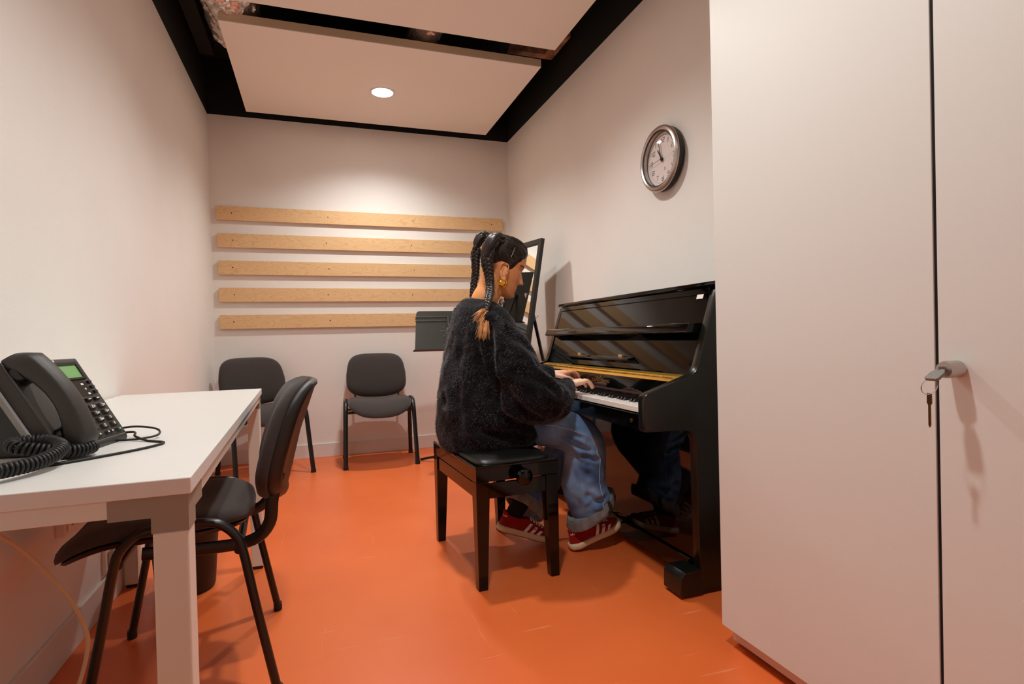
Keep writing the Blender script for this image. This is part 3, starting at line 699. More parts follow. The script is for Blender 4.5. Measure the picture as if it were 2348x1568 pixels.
# ------------------------------------------------------------------ bench
BC, BR_ = (1.424, 2.283, 0), rad(3.6)
bn = thing('piano_bench', 'black lacquered adjustable piano bench with the pianist sitting on it', 'bench', BC, BR_)
hx, hy = .168, .300
for sx in (-1, 1):
    for sy in (-1, 1):
        def sq(c, w, z): return [V((c[0]+a*w, c[1]+b*w, z)) for a, b in ((-1, -1), (1, -1), (1, 1), (-1, 1))]
        tx, ty = sx*(hx-.026), sy*(hy-.026); bx, by = sx*(hx-.020), sy*(hy-.020)
        obj('leg', MB().loft([sq((bx, by), .0175, 0), sq((tx, ty), .0255, .33), sq((tx, ty), .0255, .398)]), 'piano', bn, world=False, bevel=.002)
for s in (-1, 1):
    obj('apron', MB().box(s*(hx-.006)-.010*(s > 0), s*(hx-.006)+.010*(s < 0), -hy+.05, hy-.05, .335, .392), 'piano', bn, world=False, bevel=.002)
    obj('apron', MB().box(-hx+.05, hx-.05, s*(hy-.006)-.010*(s > 0), s*(hy-.006)+.010*(s < 0), .335, .392), 'piano', bn, world=False, bevel=.002)
fr = MB()
for s in (-1, 1):
    fr.box(min(s*hx, s*(hx-.03)), max(s*hx, s*(hx-.03)), -hy, hy, .400, .455); fr.box(-hx+.03, hx-.03, min(s*hy, s*(hy-.03)), max(s*hy, s*(hy-.03)), .400, .455)
obj('seat_frame', fr, 'piano', bn, world=False)
obj('frame_cap', MB().box(-hx-.001, hx+.001, -hy-.001, hy+.001, .446, .459), 'piano', bn, world=False, bevel=.005, seg=3)
def bmap(u, v, d): return V((u, v, .459-d))
obj('cushion', cushion(hx-.014, hy-.014, 9, [(.001, -.026), (.5, -.025), (.8, -.022), (.93, -.016), (.985, -.009), (1, -.003), (1, 0), (.001, 0)], bmap), 'leather', bn, world=False, ang=60)
for s in (-1, 1):
    kb = obj('adjusting_knob', MB().lathe([(.011, 0), (.012, s*.022), (.026, s*.026), (.032, s*.034), (.032, s*.042), (.027, s*.050), (.015, s*.056), (.001, s*.057)], (.008, s*hy, .412), 28, 'y'), 'piano', bn, world=False)

#PERSON#
# ------------------------------------------------------------------ the pianist
pe = thing('person', 'person in a fuzzy black sweater, jeans and red sneakers, seated playing the piano', 'person', (1.42, 2.34, 0))
HC, HP = V((1.522, 2.355, 1.248)), rad(22)
HM = Matrix.Translation(HC) @ Matrix.Rotation(HP, 4, 'Y')
HI = HM.inverted()
HEAD = [(-.128, .070, .020, .016), (-.122, .088, .0, .028), (-.112, .0955, -.018, .038), (-.098, .096, -.032, .046), (-.080, .095, -.046, .053), (-.060, .0945, -.058, .058),
        (-.045, .094, -.068, .062), (-.02, .091, -.085, .067), (0, .089, -.095, .070), (.02, .095, -.101, .0725), (.045, .098, -.104, .074), (.075, .092, -.101, .0715),
        (.095, .078, -.090, .063), (.110, .057, -.072, .049), (.119, .032, -.045, .030), (.1235, .008, -.012, .008)]
def head_ring(z, n=72, off=0):
    xf, xb, w = interp(HEAD, z); out = []
    for k in range(n):
        a = 2*pi*k/n; c, s = sup(a, 2.25 if cos(a) > 0 else 2.0)
        x = (xf+off)*c if c > 0 else -(xb-off)*c; y = (w+off)*s
        out.append(V((x, y, z)))
    return out
def face_push(p):
    """features on the front of the head: brow, sockets, nose, lips, chin, cheeks"""
    x, y, z = p; g = lambda t, c, w: math.exp(-((t-c)/w)**2)
    if x < .03: return p
    d = 0; f = min(1, (x-.03)/.035); ay = abs(y)
    if -.062 < z < .03:
        t = (.014-z)/.056; ridge = .004+.026*max(0, min(1, t))**1.15
        if z < -.042: ridge *= max(0, 1-((-.042-z)/.014)**1.6)
        wn = .0075+.005*max(0, min(1, t)); d += ridge*g(y, 0, wn)
        d += .010*g(ay, .0125, .006)*g(z, -.046, .008)      # nostril wings
    d += .003*g(z, .020, .008)*g(ay, .028, .02)             # brow
    d -= .0075*g(z, .000, .011)*g(ay, .031, .014)           # socket
    d += .0045*g(z, -.001, .009)*g(ay, .032, .011)          # closed lid over the eyeball
    d += .0055*g(z, -.0705, .0048)*g(y, 0, .017) + .0060*g(z, -.0835, .0055)*g(y, 0, .016) - .003*g(z, -.0772, .0022)*g(y, 0, .02)
    d -= .003*g(z, -.096, .007)*g(y, 0, .02); d += .004*g(z, -.112, .010)*g(y, 0, .018)
    d += .003*g(z, -.035, .018)*g(ay, .045, .015)
    return V((x+d*f, y, z))
B = MB()
zs = []; z = -.128
while z < .1235: zs.append(z); z += .0042
zs.append(.1235)
B.loft([[HM @ face_push(p) for p in head_ring(z, 112)] for z in zs])
for s in (-1, 1):      # ears
    ec = V((.002, s*.070, -.042)); ET = HM @ Matrix.Translation(ec) @ Matrix.Rotation(s*rad(28), 4, 'Z') @ Matrix.Rotation(rad(-10), 4, 'Y') @ Matrix.Scale(1.14, 4)
    B.ball((0, 0, 0), (.015, .006, .027), 10, ET)
    hel = spline([(.010, s*.004, -.004), (.014, s*.007, .012), (.012, s*.009, .026), (.0, s*.011, .033), (-.013, s*.012, .027), (-.017, s*.012, .010), (-.013, s*.010, -.010), (-.006, s*.008, -.024), (.004, s*.006, -.031), (.010, s*.004, -.024)], 5)
    B.tube([ET @ p for p in hel], [.0036]*len(hel), 8)
    ah = spline([(-.004, s*.008, .018), (-.009, s*.009, .004), (-.004, s*.009, -.012), (.004, s*.007, -.016)], 4); B.tube([ET @ p for p in ah], .0030, 8)
    B.ball((.010, s*.006, -.006), (.004, .004, .007), 6, ET); B.ball((.004, s*.006, -.028), (.008, .0045, .009), 8, ET)
nk = spline([HM @ V((-.02, 0, -.035)), V((1.462, 2.355, 1.140)), V((1.430, 2.355, 1.085)), V((1.415, 2.355, 1.0))], 6)
m_ = len(nk); B.tube(nk, [(.060-.004*sin(pi*i/m_), .053-.004*sin(pi*i/m_)) for i in range(m_)], 28, up=(1, 0, 0))
jw = spline([HM @ V((.045, 0, -.095)), HM @ V((.0, 0, -.088)), V((1.475, 2.355, 1.12))], 5); B.tube(jw, [(.026, .036)]*len(jw), 20)
def oval(c, rx, ry, n=36): return [V((c[0]+rx*cos(2*pi*k/n), c[1]+ry*sin(2*pi*k/n), c[2])) for k in range(n)]
B.loft([oval((1.42, 2.355, z), rx, ry) for z, rx, ry in ((.52, .12, .15), (.60, .13, .17), (.75, .11, .14), (.90, .12, .165), (1.0, .10, .17), (1.055, .075, .11), (1.085, .055, .07))])
RS, RE, RW = V((1.41, 2.19, 1.0)), V((1.535, 2.115, .690)), V((1.745, 2.195, .716))
LS, LE, LW = V((1.41, 2.52, 1.0)), V((1.560, 2.600, .705)), V((1.815, 2.505, .742))
for S, E_, W_ in ((RS, RE, RW), (LS, LE, LW)):
    p = spline([S, S.lerp(E_, .5), E_, E_.lerp(W_, .5), W_], 6); q_ = len(p)
    B.tube(p, [(.050-.026*(i/(q_-1))) for i in range(q_)], 18)
RHIP, RKN, RAN = V((1.42, 2.25, .575)), V((1.825, 2.215, .515)), V((1.810, 2.210, .125))
LHIP, LKN, LAN = V((1.42, 2.46, .575)), V((1.835, 2.475, .510)), V((1.592, 2.384, .180))
for a, b, c in ((RHIP, RKN, RAN), (LHIP, LKN, LAN)):
    p = spline([a, a.lerp(b, .5), b, b.lerp(c, .4), c], 6); q_ = len(p); B.tube(p, [(.075-.050*(i/(q_-1))**1.2) for i in range(q_)], 18)
def hand(Wr, yaw, s, kz, reach, drop, spread=1):
    """s = +1: thumb towards +y (right hand); palm down, fingers curled on to the keys"""
    R_ = Matrix.Translation(Wr) @ Matrix.Rotation(yaw, 4, 'Z')
    sec = [(-.02, .024, .017, 0), (0, .025, .0165, .002), (.02, .031, .0155, .006), (.045, .038, .0150, kz*.7), (.066, .040, .0135, kz), (.076, .037, .011, kz)]
    B.loft([[R_ @ V((x, w*sup(2*pi*k/24, 2.6)[0], z+h*sup(2*pi*k/24, 2.6)[1])) for k in range(24)] for x, w, h, z in sec])
    for (y, l, dx, dd) in ((.029, .90, -.003, 0), (.0095, 1.0, .003, .001), (-.0105, .95, 0, 0), (-.0285, .76, -.009, -.001)):
        y *= s; k0 = V((.066+dx, y, kz)); fan = y*.22*spread
        k1 = k0 + V((.036*l*reach, fan*.5, .004)); k2 = k1 + V((.021*l*reach, fan*.35, -.010-drop*.35)); k3 = k2 + V((.013*l, fan*.2, -.016-drop*.5))
        p = [k0-V((.02, 0, .001)), k0, k0.lerp(k1, .5), k1, k2, k3]
        B.tube([R_ @ q for q in spline(p, 3)], [.0088-.0024*(i/15) for i in range(16)], 10)
        B.ball(k3, .0062, 6, R_); B.ball(k1, .0084, 6, R_)
    t0 = V((.012, s*.020, -.002)); p = [t0, V((.036, s*.042, -.008)), V((.062, s*.054, -.016)), V((.085, s*.056, -.024-drop*.4))]
    B.tube([R_ @ q for q in spline(p, 4)], [.0135-.006*(i/12) for i in range(13)], 10); B.ball(p[-1], .0074, 6, R_)
hand(RW, rad(7), 1, .013, .96, .006)
hand(LW, rad(0), -1, .008, 1.0, .002)
bme = voxel(B, .0025, 4, .5)
col = bme.color_attributes.new('tint', 'FLOAT_COLOR', 'POINT')
base, lip, brow, red_, nape = [V(lin(c)[:3]) for c in ((226, 154, 98), (178, 92, 72), (34, 20, 14), (226, 132, 96), (150, 96, 66))]
cols = []
for v in bme.vertices:
    c = base
    if v.co.z > 1.0:
        p = HI @ v.co; x, y, z = p; ay = abs(y)
        if x > .05:
            if -.091 < z < -.066 and ay < .023: c = base.lerp(lip, max(0, 1-(ay/.023)**4)*.8)
            bz = .018+.004*(1-((ay-.035)/.022)**2)
            if .014 < ay < .058: c = c.lerp(brow, max(0, 1-(abs(z-bz)/.0055)**2)*.95)
            c = c.lerp(red_, .5*math.exp(-((z+.035)/.02)**2-((ay-.045)/.02)**2))
        elif x < -.035 and z < -.02 and z > -.10: c = base.lerp(nape, .7*max(0, min(1, (z+.10)/.05)))
    elif v.co.x > 1.70: c = V(lin((250, 206, 176))[:3]).lerp(red_, .75*max(0, min(1, (v.co.x-1.82)/.08)))
    cols += [c[0], c[1], c[2], 1]
col.data.foreach_set('color', cols)
body_o = obj('body', bme, 'skin', pe)
for s in (-1, 1):     # lowered lashes
    pts = []
    for k in range(9):
        a = -1+2*k/8; y = s*(.032+.0135*a); z = -.0085-.003*(1-a*a); x = .0935-.010*max(0, a)**2-.004*a
        pts.append(HM @ V((x, y, z)))
    obj('eyelash', MB().tube(pts, [(.0045, .0010)]*9, 6, up=HM.to_3x3() @ V((1, 0, -.35))), 'lash', pe)
# hair drawn back over the skull
def hairline(x, y, z):
    """positive where hair grows (head coordinates)"""
    ay = abs(y)
    if x > .035: top = .058+ .30*(x-.035)*.3 - (.020*max(0, (ay-.045)/.03)); front = z-top + .0
    if x > .060: return z-(.076-.9*max(0, ay-.030))
    if x > .018: return z-(-.020+(x-.018)*1.35+.006*math.sin(x*160))       # temple to sideburn
    if x > .004: return z+.030
    if x > -.030: return z-(.002-(x-.004)*.0)                            # over the ear
    return z-(.002-(-.030-x)*.9)                                        # behind the ear to the nape
hm = MB(); n = 140; zz = [-.075+.0036*i for i in range(55)] + [.1235]
grid = []
for z in zz:
    ring = []
    for p in head_ring(z, n):
        h = hairline(p.x, p.y, p.z); o_ = max(-.004, min(.0085, h*.30+.0008))
        d = V((p.x, p.y, p.z*.9)).normalized()
        st_ = .0011*sin(math.atan2(p.y, p.x+.05)*46+z*90)*min(1, max(0, h*40))
        ring.append(p + d*(o_+st_))
    grid.append(ring)
hv = [q for r in grid for q in r]; hf = []
for i in range(len(grid)-1):
    for j in range(n):
        a, b = i*n+j, i*n+(j+1) % n; hf.append((a, b, b+n, a+n))
hf.append(tuple((len(grid)-1)*n+j for j in range(n)))
keep = [f for f in hf if max(hairline(*(head_ring(zz[i//n], n)[i % n])) if False else 1 for i in f[:1]) > 0]
hl = {}
for i, z in enumerate(zz):
    for j, p in enumerate(head_ring(z, n)): hl[i*n+j] = hairline(p.x, p.y, p.z)
keep = [f for f in hf if max(hl[i] for i in f) > -.004]
obj('hair', MB().add(hv, keep, HM), 'hair', pe, ang=80)
hb = BVHTree.FromPolygons([tuple(v) for v in hv], keep); hc = V((-.005, 0, .012)); rnd = random.Random(5); cmb = MB()
for sd in (-1, 1):
    ends = HI @ V((1.500, 2.355+sd*.048, 1.340))
    for q in range(150):
        a = rnd.uniform(-.35, 1.0)      # start: from the forehead (a=1) round over the ear to the nape
        if a > .62: p0 = V((.092-.06*(1-a), sd*rnd.uniform(.0, .034), .080))
        elif a > .2: p0 = V((.020+.075*(a-.2)/.42, sd*.07, .020+.06*(a-.2)/.42))
        else: p0 = V((-.09+.11*(a+.35)/.55, sd*.072, -.04+.05*(a+.35)/.55))
        d0 = (p0-hc).normalized(); d1 = (ends+V((0, 0, rnd.uniform(-.02, .02)))-hc).normalized(); pts = []
        for k in range(11):
            t = k/10; d = d0.slerp(d1, t) if d0.angle(d1) < 3 else d1
            d = (d + V((0, 0, .25*sin(pi*t)*(a < .6)))*0).normalized(); h_ = hb.ray_cast(hc, d, .2)
            if h_[0] is not None: pts.append(HM @ (h_[0] + d*(.0006+.0016*sin(pi*t))))
        if len(pts) > 4: cmb.tube(pts, rnd.uniform(.0010, .0019), 5)
obj('combed_hair', cmb, 'hair', pe, ang=80)
def braid(path, radii, name, start=.16, pitch=.062, seed=0):
    """loose ponytail that turns into a three-strand plait"""
    P = spline(path, 14); m = len(P); R_ = spline([(r, 0, 0) for r in radii], 14)
    L_ = [0]; rnd = random.Random(seed)
    for a, b in zip(P, P[1:]): L_.append(L_[-1]+(b-a).length)
    mb = MB(); turn = [0]
    for i in range(1, m): turn.append(turn[-1] + (L_[i]-L_[i-1])*2*pi/(pitch*(.45+.55*R_[i].x/.03)))
    fr_ = []
    for i in range(m):
        t = (P[min(i+1, m-1)]-P[max(i-1, 0)]).normalized(); u = t.cross(V((.32, .94, 0)) if abs(t.z) > .3 else V((.2, .5, .8))).normalized(); fr_.append((u, t.cross(u)))
    for sidx in range(3):
        pts, rad_ = [], []
        for i in range(m):
            u, w = fr_[i]; r = R_[i].x; ph_ = turn[i] + sidx*2*pi/3; k = min(1, max(0, (L_[i]/L_[-1]-start)/.12))
            c_ = .66*sin(ph_)*k + .4*(sidx-1)*(1-k); d_ = .30*sin(2*ph_)*k + .35*(1 if sidx == 1 else -.3)*(1-k)
            n_ = noise.noise(P[i]*30+V((sidx*7, 0, 0)))*.16
            pts.append(P[i] + u*r*(c_+n_) + w*r*(d_+n_)); rad_.append(r*(.56+.10*cos(ph_)*k))
        mb.tube(pts, rad_, 9)
    for q in range(46):      # loose hairs standing off the plait
        i = rnd.randrange(4, m-8); u, w = fr_[i]; a = rnd.uniform(0, 2*pi); dd = u*cos(a)+w*sin(a); r = R_[i].x
        p0 = P[i]+dd*r*.9; p1 = P[min(m-1, i+5)]+dd*r*rnd.uniform(1.05, 1.35); p2 = P[min(m-1, i+9)]+dd*r*rnd.uniform(.8, 1.5)
        mb.tube(spline([p0, p1, p2], 4), .0006, 4)
    return obj(name, mb, 'hair', pe, ang=80)
def tuft(c, d, l, w, name, k=60, seed=1):
    rnd = random.Random(seed); mb = MB(); d = V(d).normalized(); sd = d.cross(V((.3, 1, 0))).normalized(); s2 = d.cross(sd)
    for i in range(k):
        a = rnd.uniform(-1, 1); b = rnd.uniform(-.5, .5); ll = l*rnd.uniform(.55, 1.05)
        p0 = V(c)+sd*a*.005+s2*b*.006; p1 = p0+d*ll*.5+sd*a*w*.7+s2*b*w*.5; p2 = p0+d*ll+sd*a*w*rnd.uniform(.3, 1.2)+s2*b*w*.6+V((0, 0, -.01))
        mb.tube([p0, p0.lerp(p1, .6), p1, p2+V((rnd.uniform(-.006, .006), 0, rnd.uniform(-.008, .004)))], [.0016, .0018, .0012, .0003], 5)
    return obj(name, mb, 'hair_tip', pe, ang=80)
braid([(1.510, 2.310, 1.338), (1.486, 2.290, 1.352), (1.458, 2.272, 1.342), (1.436, 2.268, 1.300), (1.428, 2.268, 1.240), (1.434, 2.262, 1.180), (1.424, 2.226, 1.120), (1.398, 2.172, 1.078), (1.386, 2.150, 1.046)],
      [.025, .029, .031, .028, .022, .0175, .0155, .014, .010], 'braid', .3, .062, 1)
braid([(1.500, 2.410, 1.352), (1.480, 2.425, 1.382), (1.455, 2.432, 1.384), (1.434, 2.436, 1.350), (1.425, 2.438, 1.290), (1.422, 2.438, 1.225), (1.412, 2.436, 1.165), (1.401, 2.432, 1.112)],
      [.021, .023, .024, .022, .018, .0155, .0135, .010], 'braid', .3, .062, 2)
obj('hair_tie', MB().tube([(1.388, 2.153, 1.051), (1.384, 2.146, 1.038)], .0100, 12), 'rubber', pe)
tuft((1.385, 2.148, 1.040), (-.36, -.40, -1), .115, .019, 'braid_end', 150, 3)
tuft((1.385, 2.148, 1.040), (-.80, -.35, -.5), .075, .018, 'braid_end', 50, 5)
tuft((1.401, 2.432, 1.114), (-.15, 0, -1), .055, .012, 'braid_end', 50, 4)
obj('hair_pin', MB().tube([HM @ V(p) for p in ((.006, -.0815, .076), (.004, -.0858, .052), (.002, -.0872, .026))], .0012, 6), 'chrome', pe)
ea = HM @ V((.006, -.078, -.090))
er = obj('earring', MB().tube([ea+V((.019*sin(a)*.95, -.005*sin(a), .019*cos(a))) for a in [2*pi*k/36 for k in range(37)]], .0026, 10), 'gold', pe)
obj('gold_dome', MB().ball(ea+V((-.001, -.003, -.002)), (.0155, .007, .0155), 12), 'gold', er)
ea = HM @ V((.010, .076, -.080))
obj('earring', MB().ball((1.540, 2.432, 1.092), (.014, .006, .016), 12).tube([ea, (1.540, 2.432, 1.10)], .001, 6), 'silver', pe)

# sweater
S_ = MB(); nR = 48
TOR = [(.452, 1.262, 1.50, .185), (.475, 1.234, 1.650, .218), (.52, 1.224, 1.672, .240), (.60, 1.226, 1.668, .242), (.70, 1.236, 1.628, .235), (.80, 1.250, 1.605, .228), (.90, 1.266, 1.580, .220),
       (.97, 1.282, 1.555, .212), (1.02, 1.300, 1.530, .190), (1.055, 1.318, 1.510, .150), (1.078, 1.338, 1.494, .112), (1.088, 1.352, 1.484, .098)]
rings = []
for z, xb, xf, hw in TOR:
    rings.append([V(((xb+xf)/2+(xf-xb)/2*sup(2*pi*k/nR, 2.3)[0], 2.352+hw*sup(2*pi*k/nR, 2.3)[1], z - .010*sup(2*pi*k/nR, 2.3)[0]*(z > 1.04) - .012*(sup(2*pi*k/nR, 2.3)[0] < -.3)*(z < .46))) for k in range(nR)])
S_.loft(rings)
def sleeve(pts, rr_):
    p = spline(pts, 8); r = spline([(a, b, 0) for a, b in rr_], 8); S_.tube(p, [(q.x, q.y) for q in r], 24)
RC = RW.lerp(RE, -.07)
sleeve([(1.40, 2.26, 1.005), (1.415, 2.20, .975), (1.440, 2.155, .895), (1.485, 2.115, .800), (1.535, 2.095, .700), (1.590, 2.105, .668), (1.670, 2.145, .672), (1.715, 2.172, .694), (1.748, 2.193, .713), RC],
       [(.075, .07), (.088, .085), (.096, .092), (.100, .097), (.102, .098), (.094, .092), (.080, .076), (.060, .058), (.042, .042), (.036, .038)])
LC = LW.lerp(LE, -.03)
sleeve([(1.40, 2.45, 1.005), (1.415, 2.51, .975), (1.450, 2.56, .895), (1.500, 2.59, .800), (1.570, 2.60, .715), (1.640, 2.585, .715), (1.720, 2.55, .732), (1.775, 2.52, .742), (1.800, 2.51, .742), LC],
       [(.075, .07), (.088, .085), (.096, .092), (.100, .097), (.100, .096), (.088, .086), (.070, .066), (.055, .052), (.043, .042), (.036, .038)])
sme = voxel(S_, .0075, 5, .5)
FOLDS = [  # (start, end, width, depth): drape lines pressed into the knit
    ((1.37, 2.10, 1.0), (1.41, 2.08, .62), .020, -.034), ((1.29, 2.15, .95), (1.30, 2.12, .58), .022, -.020), ((1.34, 2.10, .66), (1.54, 2.05, .57), .020, -.036),
    ((1.46, 2.02, .80), (1.60, 2.02, .71), .018, -.024), ((1.58, 2.02, .73), (1.66, 2.07, .62), .015, -.020), ((1.62, 2.05, .74), (1.69, 2.10, .645), .011, -.016), ((1.68, 2.12, .74), (1.715, 2.13, .655), .009, -.012),
    ((1.40, 2.06, .76), (1.56, 2.02, .59), .020, -.020), ((1.38, 2.11, .565), (1.62, 2.11, .49), .017, -.026), ((1.27, 2.13, .61), (1.47, 2.11, .50), .017, -.020), ((1.52, 2.11, .57), (1.62, 2.11, .50), .014, -.018),
    ((1.44, 2.08, .95), (1.57, 2.06, .80), .020, -.016), ((1.24, 2.30, .68), (1.38, 2.14, .52), .02, -.016), ((1.50, 2.02, .90), (1.58, 2.03, .78), .014, -.012)]
def seg_d(p, a, b):
    ab = b-a; t = max(0, min(1, (p-a).dot(ab)/ab.dot(ab))); return (p-a-ab*t).length, t
FL_ = [(V(a), V(b), w, d) for a, b, w, d in FOLDS]
nrm = [v.normal.copy() for v in sme.vertices]
for v, nn in zip(sme.vertices, nrm):
    p = v.co; d = 0
    for a, b, w, dep in FL_:
        if abs(p.y-a.y) > .2: continue
        q, t = seg_d(p, a, b)
        if q < w*3.2: d += dep*(math.exp(-(q/w)**2) - .55*math.exp(-((q-1.7*w)/w)**2))*(.35+.65*sin(pi*min(1, t*.9+.05)))
    d += .014*noise.noise(V((p.x*7, p.y*7, p.z*3.2))) + .007*noise.noise(p*18) + .0018*noise.noise(p*90)
    if p.z > 1.06: d *= .3
    if p.x > 1.74: d *= .35
    v.co = p + nn*d
sw = obj('sweater', sme, 'knit', pe)
rnd = random.Random(11); fz = MB(); fv, ff = [], []
sme.calc_loop_triangles(); tri = [t for t in sme.loop_triangles]
import itertools
cum = list(itertools.accumulate(t.area for t in tri))
vn = [v.normal.copy() for v in sme.vertices]; vc = [v.co.copy() for v in sme.vertices]
for _ in range(95000):
    t = tri[rnd.randrange(len(tri))]; a, b = rnd.random(), rnd.random()
    if a+b > 1: a, b = 1-a, 1-b
    i0, i1, i2 = t.vertices; p = vc[i0]+(vc[i1]-vc[i0])*a+(vc[i2]-vc[i0])*b
    if p.y > 2.50 and p.x < 1.7: continue
    nn = vn[i0]; g = noise.noise_vector(p*9)
    d = nn*rnd.uniform(.12, .55) + g*.9 + V((rnd.uniform(-.5, .5), rnd.uniform(-.5, .5), rnd.uniform(-.9, .2)))
    d = d.normalized()*rnd.uniform(.004, .011); sd = d.cross(V((rnd.uniform(-1, 1), rnd.uniform(-1, 1), rnd.uniform(-1, 1)))).normalized()*.0003
    k = len(fv); mid = p+d*.55+nn*.001; fv += [p-sd, p+sd, mid+sd*.8, mid-sd*.8, p+d+nn*-.001]; ff += [(k, k+1, k+2, k+3), (k+3, k+2, k+4)]
fm = bpy.data.meshes.new('sweater_fuzz'); fm.from_pydata([tuple(v) for v in fv], [], ff)
tag(obj('sweater_fuzz', fm, 'fuzz', pe), kind='stuff')

# jeans
J = MB()
def legtube(pts, rr_, nn=28):
    p = spline(pts, 8); r = spline([(a, b, 0) for a, b in rr_], 8); J.tube(p, [(q.x, q.y) for q in r], nn, up=(0, 1, 0))
RH, LH = V((1.868, 2.212, .168)), V((1.618, 2.388, .165))
legtube([(1.36, 2.27, .575), (1.50, 2.25, .572), (1.66, 2.228, .540), (1.775, 2.215, .512), (1.828, 2.212, .450), (1.834, 2.212, .370), (1.828, 2.212, .275), RH],
        [(.11, .095), (.11, .092), (.098, .080), (.094, .086), (.092, .092), (.090, .095), (.090, .096), (.092, .098)])
legtube([(1.36, 2.44, .575), (1.50, 2.46, .572), (1.66, 2.475, .540), (1.790, 2.478, .515), (1.832, 2.47, .450), (1.79, 2.45, .360), (1.70, 2.42, .25), LH],
        [(.11, .095), (.11, .092), (.098, .080), (.094, .084), (.090, .088), (.088, .090), (.086, .090), (.084, .092)])
J.loft([oval((1.40, 2.355, z), rx, ry) for z, rx, ry in ((.492, .13, .17), (.56, .15, .19), (.66, .13, .18), (.75, .11, .15))])
jme = voxel(J, .0068, 3, .5)
JF = [((1.70, 2.13, .505), (1.81, 2.12, .44), .011, -.026), ((1.71, 2.13, .45), (1.85, 2.12, .40), .010, -.024), ((1.75, 2.13, .54), (1.85, 2.14, .47), .010, -.012), ((1.73, 2.13, .40), (1.81, 2.12, .33), .014, -.012),
      ((1.76, 2.12, .27), (1.90, 2.12, .20), .014, -.012), ((1.78, 2.12, .20), (1.92, 2.12, .25), .012, -.010), ((1.80, 2.12, .34), (1.82, 2.12, .18), .018, -.012), ((1.60, 2.14, .58), (1.72, 2.13, .60), .012, -.010), ((1.69, 2.13, .53), (1.78, 2.12, .50), .009, -.014)]
JF = [(V(a), V(b), w, d) for a, b, w, d in JF]; nrm = [v.normal.copy() for v in jme.vertices]
for v, nn in zip(jme.vertices, nrm):
    p = v.co; d = .006*noise.noise(V((p.x*11, p.y*11, p.z*7))) + .0025*noise.noise(p*34)
    for a, b, w, dep in JF:
        q, t = seg_d(p, a, b)
        if q < w*3: d += dep*(math.exp(-(q/w)**2)-.5*math.exp(-((q-1.7*w)/w)**2))*sin(pi*(.1+.8*t))
    v.co = p+nn*d
jo = obj('jeans', jme, 'denim', pe)
bv = BVHTree.FromPolygons([v.co[:] for v in jme.vertices], [p.vertices[:] for p in jme.polygons])
def on_jeans(pts, off=.0008):
    out = []
    for p in spline(pts, 12):
        q, nn, i, d = bv.find_nearest(p); out.append(q+nn*off)
    return out
sp_ = on_jeans([(1.62, 2.12, .565), (1.70, 2.11, .553), (1.78, 2.10, .528), (1.838, 2.10, .482), (1.862, 2.10, .42), (1.868, 2.10, .34), (1.872, 2.10, .26), (1.878, 2.10, .19)])
obj('side_seam', MB().tube(sp_, [(.0012, .0007)]*len(sp_), 6), 'thread', jo)
def cuff(c, axis, rx, ry, h, name, wob):
    ax = V(axis).normalized(); u = (V((1, 0, 0))-ax*ax.x).normalized(); w = ax.cross(u); rings = []
    for s, dr in ((h, -.004), (h, .006), (h*.5, .010), (.1*h, .010), (-.004, .006), (-.004, -.003), (h*.4, -.008)):
        rings.append([c + ax*(s + wob*cos(2*pi*k/48)*1.0 + .004*noise.noise(V((cos(2*pi*k/48)*2, sin(2*pi*k/48)*2, s*30)))) + u*((rx+dr)*cos(2*pi*k/48)) + w*((ry+dr)*sin(2*pi*k/48)) + (u*cos(2*pi*k/48)+w*sin(2*pi*k/48))*.003*noise.noise(V((cos(2*pi*k/48)*3, sin(2*pi*k/48)*3, s*50))) for k in range(48)])
    return obj(name, MB().loft(rings), 'denim_in', pe, ang=60)
cuff(V((1.858, 2.212, .146)), (0, 0, 1), .099, .094, .046, 'jeans_cuff', .058)
lax = V((1.70, 2.42, .25))-V(LH)
cuff(V(LH)-lax.normalized()*.020, lax, .090, .086, .044, 'jeans_cuff', 0)
obj('cuff_seam', MB().tube([(1.890, 2.110, .222), (1.898, 2.106, .204), (1.898, 2.106, .184), (1.890, 2.114, .168)], [(.006, .003)]*4, 8), 'ink', pe)
for a, b in ((V((1.818, 2.211, .075)), V((1.835, 2.212, .22))), (V((1.540, 2.371, .115)), V((1.606, 2.387, .20)))):
    obj('sock', MB().tube([a, a.lerp(b, .4), b], [(.036, .022), (.040, .030), (.044, .040)], 20, up=(1, 0, 0)), 'sock', pe)

